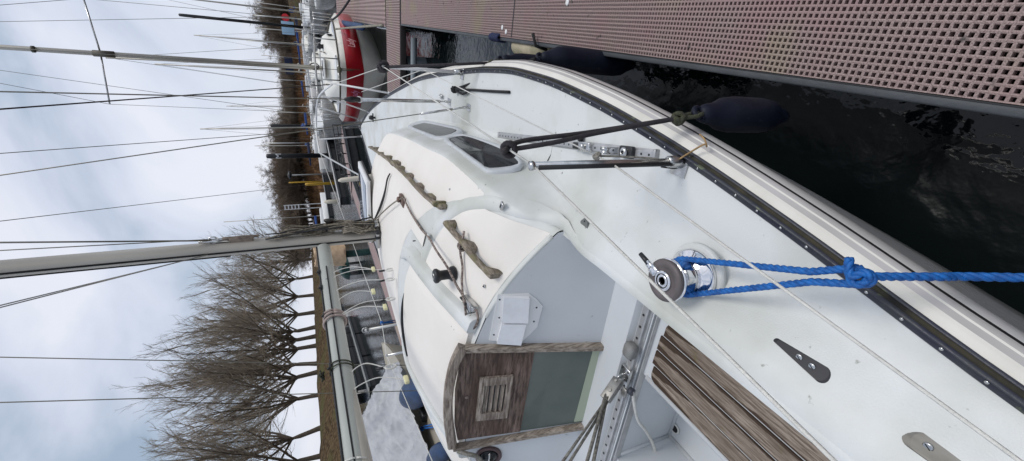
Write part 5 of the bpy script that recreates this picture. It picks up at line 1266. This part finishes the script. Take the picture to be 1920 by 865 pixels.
# ================================================================== pilings, posts, thin masts
def piling(x, yb_, xt, r, mt, label, text=None, name='piling', z0=0., D=None, cap=True):
    p = at(x, yb_, z0) if D is None else CAM+ray(x, yb_)*(D/ray(x, yb_).y)
    zt = topz((p.x, p.y, p.z), xt); t = thing(name, (p.x, p.y, 0), label, name.replace('_', ' '), world=True)
    m = mb(); m.lathe([(r,-p.z-1),(r,zt-p.z-.3),(r*.9,zt-p.z),(r*.2,zt-p.z+.05)], p, n=14); m.build('shaft', mt, t)
    if text:
        c = bpy.data.curves.new('mark', 'FONT'); c.body = text; c.size = r*3.1; c.extrude = .01; c.align_x = 'CENTER'; o = bpy.data.objects.new('mark', c); COL.objects.link(o)
        me = bpy.data.meshes.new_from_object(o.evaluated_get(bpy.context.evaluated_depsgraph_get())); bpy.data.objects.remove(o); me.materials.clear(); me.materials.append(white)
        o = bpy.data.objects.new('painted_mark', me); COL.objects.link(o); o.parent = t; d = CAM-p; d.z = 0; d.normalize(); ex = V3((0,0,1)).cross(d)
        o.matrix_local = Matrix.Translation(V3((0,0,zt-r*5.5))+d*(r*1.02))@Matrix((ex, V3((0,0,1)), d)).transposed().to_4x4()
    return t
piling(590, 237, 508, .20, blackp, 'thin black piling against the scrub, nearer the red striped boat', D=60)
piling(590, 292, 500, .26, blackp, 'black piling with a white painted mark in front of the reed bank', 'M', D=52)
piling(612, 442, 482, .30, blackp, 'stout black piling with a white painted mark close beside the mast', 'M', D=38)
piling(552, 50, 336, .12, blackp, 'tallest black piling, standing over the far right boats', D=46)
for x, y, xt, D_, r, mt_, lab in ((596,345,573,45,.14,yellowp,'lower yellow post on the finger pontoon'),(588,341,542,70,.10,yellowp,'taller yellow post before the reeds')):
    piling(x, y, xt, r, mt_, lab, name='yellow_post', D=D_)
t = piling(596, 327, 545, .07, alu, 'grey lamp post with a round dark head by the reeds', name='lamp_post', D=50); p = V3(t.location); zt = topz((p.x, p.y, 1), 545); m = mb(); m.lathe([(.1,-.1),(.45,0),(.45,.15),(.1,.3)], (p.x, p.y, zt), n=16); m.build('lamp_head', blackp, t)
p = CAM+ray(560, 388)*(80/ray(560,388).y); t = thing('lattice_mast', (p.x, p.y, 0), 'white ladder like mark board before the reed bank', 'mark board'); m = mb()
for s_ in (-.4,.4): m.box((p.x+s_, p.y, p.z/2+1.2), (.12,.1,p.z+2.4))
for k in range(5): m.box((p.x, p.y-.06, p.z+2.2-k*.55), (.9,.06,.22))
m.build('board', white, t)
# slender distant masts: each is a boat mast, standing on a small hull
far = [(565,70,455,40,.05),(562,84,340,62,.045),(560,112,478,70,.05),(563,160,492,75,.05),(572,192,520,70,.05),(585,212,512,50,.045),(585,268,500,60,.05),(590,388,398,60,.05),(566,20,478,70,.05),(563,35,470,55,.05),(568,128,462,50,.05),(575,322,470,55,.05),(566,96,460,60,.05),(566,150,500,58,.05)]
far = [(566,16,478,70),(564,36,476,52),(566,60,478,66),(563,85,462,80),(565,110,490,84),(568,152,520,88),(585,212,520,62),(588,268,497,56),(596,405,420,58)]
nth = ['first','second','third','fourth','fifth','sixth','seventh','eighth','ninth']
for i, (x, y, xt, D_) in enumerate(far):
    p = CAM+ray(x, y)*(D_/ray(x, y).y); zt = min(14, topz((p.x, p.y, .8), xt)); t = thing('distant_yacht', (p.x, p.y, 0), 'distant small yacht, %s thin mast from the right edge of the view' % nth[i], 'sailing boat', 'distant yachts along the far bank', world=False, rz=.3*i)
    m = mb(); rows = []
    for k in range(11):
        u = k/10; w = 1.15*math.sin(PI*min(1, u*.62+.0))**.7; rows.append([V3((w*a*(1-.15*(z < .5)), (u-.5)*7, z+.15*(1-u))) for a, z in ((-1,0),(-1,.9),(0,.98),(1,.9),(1,0))])
    m.grid(rows); m.add(rows[-1], [tuple(range(5))]); m.build('hull', [white, hullw, bluecov, navycov][i % 4] if i % 4 < 2 else hullw, t)
    m = mb(); m.bbox((0,.4,1.15), (1.3,2.6,.5), .12); m.build('cabin', white, t)
    m = mb(); m.tube([(0,0,1), (random.uniform(-.15,.15),0,zt)], .055, n=6); m.build('mast', wirel if i % 2 else mastm, t)
    m = mb(); m.tube([(0,0,2.0),(0,2.8,1.95)], [.16,.10], n=8); m.build('sail_cover', [bluecov, navycov, bluecov][i % 3], t)
p = CAM+ray(545,48)*(75/ray(545,48).y); 
c = aty(535, 33, 75); t = thing('red_sign', (c.x, c.y, 0), 'round bright red channel sign in front of the tall wood', 'sign'); m = mb(); m.lathe([(.5,-.05),(.5,.05)], c, (0,1,0), n=24); m.build('disc', mat('signal red',(.70,.015,.03),.5), t); m = mb(); m.tube([(c.x,c.y+.1,0),(c.x,c.y+.1,c.z)], .07, n=6); m.build('post', alu, t)
c = aty(540, 53, 60); t = thing('blue_board', (c.x, c.y, 0), 'pale blue square board below the red sign', 'board'); m = mb(); m.bbox(c, (1.4,.08,1.3), .02); m.build('panel', cyanp, t); m = mb(); m.tube([(c.x,c.y+.1,0),(c.x,c.y+.1,c.z)], .07, n=6); m.build('post', alu, t)
c = aty(542, 124, 62); t = thing('navy_board', (c.x, c.y, 0), 'dark blue board behind the mast of the red striped boat', 'board'); m = mb(); m.bbox(c, (2.0,.08,.9), .02); m.build('panel', navycov, t); m = mb(); m.tube([(c.x,c.y+.1,0),(c.x,c.y+.1,c.z)], .07, n=6); m.build('post', alu, t)
# ================================================================== LAND
dikem = bpy.data.materials.new('dike grass'); dikem.use_nodes = True; nt = dikem.node_tree; N = nt.nodes; L = nt.links; b = N['Principled BSDF']; b.inputs['Roughness'].default_value = 1; b.inputs['Specular IOR Level'].default_value = .1
tc = N.new('ShaderNodeTexCoord'); mpg = N.new('ShaderNodeMapping'); mpg.inputs['Scale'].default_value = (1,1,.35); L.new(tc.outputs['Object'], mpg.inputs['Vector'])
c0 = mixc(nz(2.6, 9, .38, .62, mpg.outputs['Vector']), (.040,.026,.014), (.125,.088,.050)); c0 = mixc(nz(.25, 5, .52, .68), c0, (.085,.085,.035)); L.new(c0, b.inputs['Base Color'])
reedm = bpy.data.materials.new('reed bank'); reedm.use_nodes = True; nt = reedm.node_tree; N = nt.nodes; L = nt.links; b = N['Principled BSDF']; b.inputs['Roughness'].default_value = 1; b.inputs['Specular IOR Level'].default_value = .1
tc = N.new('ShaderNodeTexCoord'); mpg = N.new('ShaderNodeMapping'); mpg.inputs['Scale'].default_value = (1,1,.25); L.new(tc.outputs['Object'], mpg.inputs['Vector'])
c0 = mixc(nz(1.2, 8, .40, .60, mpg.outputs['Vector']), (.065,.035,.020), (.245,.140,.070)); L.new(c0, b.inputs['Base Color'])
crest = [(-38,-30),(-42,10),(-46,30),(-49,45.4),(-51.5,56),(-53.5,67),(-58,84),(-61,98),(-64,112),(-69,130),(-74,150),(-90,185),(-120,240)]
def dense(P, n): return smooth_path([V3((a, b_, 0)) for a, b_ in P], n)
C = dense(crest, 8); m = mb(); rows = []
for i, p in enumerate(C):
    t_ = (C[min(i+1, len(C)-1)]-C[max(0, i-1)]).normalized(); nrm = V3((t_.y, -t_.x, 0)); row = []
    for u, z in ((-120,2.0),(-12,2.6),(-5,3.7),(-2,4.0),(0,4.0),(2,3.85),(5,2.9),(8,1.6),(10,.5),(11,-.2),(14,-1)):
        q = p+nrm*u; nz_ = noise.noise(V3((q.x*.3, q.y*.3, z)))*.35*(1 if z < 3.9 and z > 0 else .2); row.append(V3((q.x, q.y, z+nz_)))
    rows.append(row)
m.grid(rows); tag(m.build('dike', dikem), kind='structure')
foot = [(-105,215),(-86,180),(-66,140),(-48,112),(-34,97),(-22,92),(-8,100),(8,120),(25,150),(60,200),(130,290),(300,430),(700,600)]
C2 = dense(foot, 6); m = mb(); rows = []
for i, p in enumerate(C2):
    t_ = (C2[min(i+1, len(C2)-1)]-C2[max(0, i-1)]).normalized(); nrm = V3((-t_.y, t_.x, 0)); row = []
    for u, z in ((-1,-.6),(0,-.05),(1,.5),(2.5,1.1),(4,1.6),(7,2.1),(12,2.2),(40,2.4),(200,2.3)):
        q = p+nrm*u; row.append(V3((q.x+noise.noise(V3((q.x*.2, q.y*.2, 0)))*1.2, q.y, z+noise.noise(V3((q.x*.5, q.y*.5, z)))*.5*(z > .2))))
    rows.append(row)
m.grid(rows); tag(m.build('reed_bank_ground', reedm), kind='structure')
# reeds: blades standing on that bank
m = mb(); rr = random.Random(11)
V = []; Fc = []
for k in range(26000):
    i = rr.randrange(10, 60); p = C2[i].lerp(C2[i+1], rr.random()); t_ = (C2[i+1]-C2[i]).normalized(); nrm = V3((-t_.y, t_.x, 0)); u = rr.uniform(0, 14)**1.0; z0 = 2.0*sstep(u/6); q = p+nrm*u; h = rr.uniform(.8, 1.7)*(1+.35*noise.noise(V3((q.x*.15, q.y*.15, 4)))); o = len(V); w = rr.uniform(.03,.07); lx, ly = rr.uniform(-.3,.3), rr.uniform(-.2,.2); a = rr.uniform(0, PI)
    V += [(q.x-w*math.cos(a), q.y-w*math.sin(a), z0-.2), (q.x+w*math.cos(a), q.y+w*math.sin(a), z0-.2), (q.x+lx, q.y+ly, z0+h)]; Fc.append((o, o+1, o+2))
m.add(V, Fc); tag(m.build('reeds', [reedm]), 'brown reeds on the far bank', None, None, 'stuff')
# undergrowth: thin upright stems filling the foot of the wood
m = mb(); V = []; Fc = []
for k in range(30000):
    i = rr.randrange(10, 66); p = C2[i].lerp(C2[i+1], rr.random()); t_ = (C2[i+1]-C2[i]).normalized(); nrm = V3((-t_.y, t_.x, 0)); u = rr.uniform(12, 34); q = p+nrm*u; h = rr.uniform(1.5, 5.2)*(1+.5*noise.noise(V3((q.x*.12, q.y*.12, 9)))); o = len(V); w = rr.uniform(.03,.08); lx, ly = rr.uniform(-.6,.6), rr.uniform(-.4,.4); a = rr.uniform(0, PI)
    V += [(q.x-w*math.cos(a), q.y-w*math.sin(a), 2.0), (q.x+w*math.cos(a), q.y+w*math.sin(a), 2.0), (q.x+lx, q.y+ly, 2.2+h)]; Fc.append((o, o+1, o+2))
m.add(V, Fc); tag(m.build('undergrowth', [scrub]), 'brown undergrowth at the foot of the far wood', None, None, 'stuff')
# ================================================================== TREES
def grow(seed, H, kind):
    R = random.Random(seed); tr = mb(); cr = mb()
    def seg(mesh, pts, rs, n): mesh.tube(pts, rs, n=n, cap=False, smooth=True)
    def branch(p, d, Ln, r, lv, up):
        n = 5 if lv < 3 else 3; pts = [p]; rs = [r]; dd = V3(d); j = .10 if lv < 2 else .16
        for i in range(n):
            dd = (dd+V3((R.uniform(-j,j), R.uniform(-j,j), R.uniform(-j,j)+up))).normalized(); pts.append(pts[-1]+dd*(Ln/n)); rs.append(r*(1-.72*(i+1)/n))
        seg(tr if lv < 2 else cr, pts, rs, 7 if lv < 1 else 5 if lv < 2 else 3 if lv < 4 else 3)
        if lv >= 4: return
        cnt = {0:0, 1:12, 2:8, 3:5}[lv] if kind == 'poplar' else {0:0, 1:12, 2:9, 3:5}[lv]
        for k in range(cnt):
            f = R.uniform(.12 if lv > 1 else .10, 1.0); i = min(n-1, int(f*n)); q = pts[i].lerp(pts[i+1], f*n-i); base = (pts[i+1]-pts[i]).normalized()
            s = base.orthogonal().normalized(); s.rotate(Matrix.Rotation(R.uniform(0, 2*PI), 3, base)); sp = R.uniform(.30,.70) if kind == 'poplar' else R.uniform(.5,1.1)
            nd = (base*math.cos(sp)+s*math.sin(sp)).normalized()
            branch(q, nd, Ln*R.uniform(.32,.50)*(1.15-.45*f), max(r*.38, .0075 if kind == 'poplar' else .016), lv+1, up)
    th = H*(.13 if kind == 'poplar' else .06); tp = V3((R.uniform(-.2,.2), R.uniform(-.2,.2), th)); r0 = H*.0155
    seg(tr, [V3((0,0,-.6)), V3((0,0,.3)), tp*.5, tp, tp+V3((0,0,.8))], [r0*1.5, r0*1.15, r0, r0*.95, r0*.6], 9)
    nl = 10 if kind == 'poplar' else 9
    for k in range(nl):
        a = 2*PI*k/nl+R.uniform(-.3,.3); sp = (.12+.85*R.random()**.8) if kind == 'poplar' else R.uniform(.25,1.15)
        d = V3((math.cos(a)*math.sin(sp), math.sin(a)*math.sin(sp), math.cos(sp))); branch(tp+V3((0,0,R.uniform(-.1*H*.2,.05*H))), d, H*R.uniform(.60,.86)*(1-.22*sp), r0*R.uniform(.42,.6), 1, .045 if kind == 'poplar' else .03)
    return tr, cr
protos = []
for sd in range(3):
    tr, cr = grow(50+sd, 20., 'poplar'); t = thing('poplar', (0,0,0), 'x', 'tree', 'bare poplars on the dike', world=False); tr.build('trunk', bark, t); cr.build('crown', twigm, t); protos.append(t)
rowpx = [(584,470,418),(584,485,405),(585,517,388),(587,553,372),(588,587,355),(589,618,342),(589,635,336),(591,652,328),(593,680,316),(595,702,308),(597,738,294),(600,803,276),(603,862,258),(607,930,245)]
used = set(); nm = ['nearest the mast, at the small end of the row','second from the mast','third from the mast','fourth from the mast','fifth from the mast','sixth from the mast','seventh from the mast, in the middle of the row','eighth from the mast','ninth from the mast','tenth from the mast','eleventh from the mast','twelfth from the mast, with a long clear fork','thirteenth from the mast at the bottom edge','last of the row, leaning in at the left end']
cdist = [132,118,104,95,88,83,79,74,70,66,60,51,44,37]
for i, (x, y, xt) in enumerate(rowpx):
    r = ray(x, y); Yd = cdist[i]; 
    p = CAM+r*((Yd-0)/r.y); 
    # stand on the crest line
    best = min(C, key=lambda c: abs(math.atan2(c.x-CAM.x, c.y)-math.atan2(r.x, r.y))); p = V3((best.x, best.y, 3.95))
    zt = topz((p.x, p.y, 3.9), xt); H = zt-3.9; k = i % 3
    if k not in used: o = protos[k]; used.add(k)
    else: o = copy_tree(protos[k])
    o.location = p; s = H/20.; s *= random.uniform(1.02, 1.15); o.scale = (s*random.uniform(.92,1.08), s*random.uniform(.92,1.08), s); o.rotation_euler = (random.uniform(-.06,.06), random.uniform(-.06,.06), random.uniform(0, 6.28)); o['label'] = 'bare poplar on the dike, '+nm[i]
# scrub wood behind the reed bank
sp = []
for sd in range(3):
    tr, cr = grow(80+sd, 10., 'scrub'); t = thing('bare_scrub_tree', (0,0,0), 'bare scrubby tree in the brown wood behind the reed bank', 'tree', 'scrub trees behind the reed bank', world=False); tr.build('trunk', bark, t); cr.build('crown', scrub, t); sp.append(t)
used = set(); rr = random.Random(5); k = 0
segs = []
for i in range(len(C2)-1):
    segs.append(C2[i])
spots = []
prof_ = [(150,25),(200,518),(232,560),(245,512),(300,515),(330,508),(370,522),(392,545),(405,525),(440,520),(480,530)]
yy = 128.
while yy < 470:
    for row_ in range(2):
        y = yy+rr.uniform(-3,3)+row_*3; r = ray(575, y)
        # meet the bank line
        best = min(C2, key=lambda c: abs(math.atan2(c.x-CAM.x, c.y)-math.atan2(r.x, r.y))); tdir = V3((r.x, r.y, 0)).normalized(); p = V3((best.x, best.y, 3.2))+tdir*rr.uniform(10, 17)+tdir*9*row_
        xt = 0
        if y < 190: xt = 524
        elif y < 232: xt = 532
        elif y < 262: xt = 508+rr.uniform(-4,6)
        elif y < 372: xt = 500+rr.uniform(-5,7)
        elif y < 400: xt = 518+rr.uniform(-4,8)
        else: xt = 520+rr.uniform(-5,8)
        spots.append((p, xt+rr.uniform(0, 9), 0))
    D = max(60, p.y); yy += 790/D*2.3*.62
yy = 2.
for i in range(14):
    y = 2+i*7.2; r = ray(560, y); d = V3((r.x, r.y, 0)).normalized(); p = V3((CAM.x, 0, 2.8))+d*rr.uniform(118, 135); xt = 472+rr.uniform(-4,10) if y < 60 else 505+rr.uniform(-6,8) if y < 92 else 520
    spots.append((p, xt, 1))
for i in range(9):
    y = 98+i*6; r = ray(560, y); d = V3((r.x, r.y, 0)).normalized(); p = V3((CAM.x, 0, 2.8))+d*rr.uniform(150, 175); spots.append((p, 521+rr.uniform(-3,8), 0))
for p, xt, big in spots:
    zt = topz((p.x, p.y, 3.), xt); H = max(3.5, zt-3.0); k = rr.randrange(3)
    if k not in used: o = sp[k]; used.add(k)
    else: o = copy_tree(sp[k])
    o.location = p; s = H/8.6; o.scale = (s*1.5, s*1.5, s*1.0); o.rotation_euler = (0, 0, rr.uniform(0, 6.28))
    o['label'] = 'tall bare tree in the dense wood at the far right' if big else 'bare scrubby tree in the brown wood behind the reed bank'; o['group'] = 'tall trees of the far right wood' if big else 'scrub trees behind the reed bank'
# far right land
m = mb(); rows = []
for i in range(40):
    y = -60+i*6.; r = ray(560, y); d = V3((r.x, r.y, 0)).normalized(); q0_ = V3((CAM.x,0,0)); rows.append([q0_+d*a+V3((0,0,z)) for a, z in ((96+max(0,y)*.25,-.5),(98+max(0,y)*.25,.9),(104+max(0,y)*.25,2.6),(112+max(0,y)*.25,3.0),(220,3.),(900,2.8))])
m.grid(rows); tag(m.build('far_bank', dikem), kind='structure')
# ================================================================== WATER
wm = bpy.data.materials.new('harbour water'); wm.use_nodes = True; nt = wm.node_tree; N = nt.nodes; L = nt.links; b = N['Principled BSDF']
b.inputs['Base Color'].default_value = (.0035,.006,.0065,1); b.inputs['Roughness'].default_value = .05; b.inputs['IOR'].default_value = 1.333
tc = N.new('ShaderNodeTexCoord'); mp = N.new('ShaderNodeMapping'); mp.inputs['Scale'].default_value = (1,.8,1); mp.inputs['Rotation'].default_value = (0,0,.5); L.new(tc.outputs['Object'], mp.inputs['Vector'])
n1 = N.new('ShaderNodeTexNoise'); n1.inputs['Scale'].default_value = 2.6; n1.inputs['Detail'].default_value = 3; n1.inputs['Distortion'].default_value = .6; L.new(mp.outputs['Vector'], n1.inputs['Vector'])
n2 = N.new('ShaderNodeTexNoise'); n2.inputs['Scale'].default_value = 11; n2.inputs['Detail'].default_value = 3; L.new(mp.outputs['Vector'], n2.inputs['Vector'])
ad = N.new('ShaderNodeMath'); ad.operation = 'MULTIPLY_ADD'; ad.inputs[1].default_value = .35; L.new(n2.outputs['Fac'], ad.inputs[0]); L.new(n1.outputs['Fac'], ad.inputs[2])
bp = N.new('ShaderNodeBump'); bp.inputs['Strength'].default_value = .33; bp.inputs['Distance'].default_value = .045; L.new(ad.outputs[0], bp.inputs['Height']); L.new(bp.outputs['Normal'], b.inputs['Normal'])
m = mb(); m.add([(-3000,-600,0),(3000,-600,0),(3000,4000,0),(-3000,4000,0)], [(0,1,2,3)]); tag(m.build('water', wm), kind='structure')
# ================================================================== SKY, SUN, CAMERA
w = bpy.data.worlds.new('World'); sc.world = w; w.use_nodes = True; nt = w.node_tree; N = nt.nodes; L = nt.links; bg = N['Background']
SE, SR = math.radians(60), math.radians(75)
st = N.new('ShaderNodeTexSky'); st.sky_type = 'NISHITA'; st.sun_disc = False; st.sun_elevation = SE; st.sun_rotation = SR; st.air_density = 1.2; st.dust_density = 1.5
tc = N.new('ShaderNodeTexCoord'); mp = N.new('ShaderNodeMapping'); mp.inputs['Scale'].default_value = (1,1,1.5); mp.inputs['Location'].default_value = (1.3,.4,.2); L.new(tc.outputs['Generated'], mp.inputs['Vector'])
n1 = N.new('ShaderNodeTexNoise'); n1.inputs['Scale'].default_value = 2.1; n1.inputs['Detail'].default_value = 6; n1.inputs['Roughness'].default_value = .5; n1.inputs['Distortion'].default_value = .5; L.new(mp.outputs['Vector'], n1.inputs['Vector'])
r1 = N.new('ShaderNodeValToRGB'); e = r1.color_ramp.elements; e[0].position = .38; e[0].color = (3.6,4.5,5.7,1); e[1].position = .62; e[1].color = (8.2,8.4,9.3,1); x = e.new(.50); x.color = (6.5,7.0,8.2,1); L.new(n1.outputs['Fac'], r1.inputs['Fac'])
mx = N.new('ShaderNodeMix'); mx.data_type = 'RGBA'; mx.inputs[0].default_value = .88; L.new(st.outputs['Color'], mx.inputs[6]); L.new(r1.outputs['Color'], mx.inputs[7])
L.new(mx.outputs[2], bg.inputs['Color']); bg.inputs['Strength'].default_value = .094
sl_ = bpy.data.lights.new('sun', 'SUN'); sl_.energy = 1.3; sl_.angle = math.radians(22); sl_.color = (1,.965,.91); so = bpy.data.objects.new('sun', sl_); COL.objects.link(so)
sdir = V3((math.sin(SR)*math.cos(SE), math.cos(SR)*math.cos(SE), math.sin(SE))); so.rotation_euler = sdir.to_track_quat('Z', 'Y').to_euler(); so.location = (0,-20,30)
cd = bpy.data.cameras.new('camera'); co = bpy.data.objects.new('camera', cd); COL.objects.link(co); sc.camera = co
cd.sensor_width = 36; cd.sensor_fit = 'HORIZONTAL'; cd.lens = F/1920*36; cd.clip_start = .02; cd.clip_end = 8000
co.matrix_world = Matrix.Translation(CAM)@Matrix((-UPV, RTV, -FW)).transposed().to_4x4()
vs = sc.view_settings; vs.view_transform = 'Standard'; vs.look = 'None'; vs.gamma = 1; vs.exposure = .2; vs.use_curve_mapping = False
sc.render.resolution_x = 1024; sc.render.resolution_y = 461
for o in bpy.data.objects:
    if '_world' in o.keys(): del o['_world']
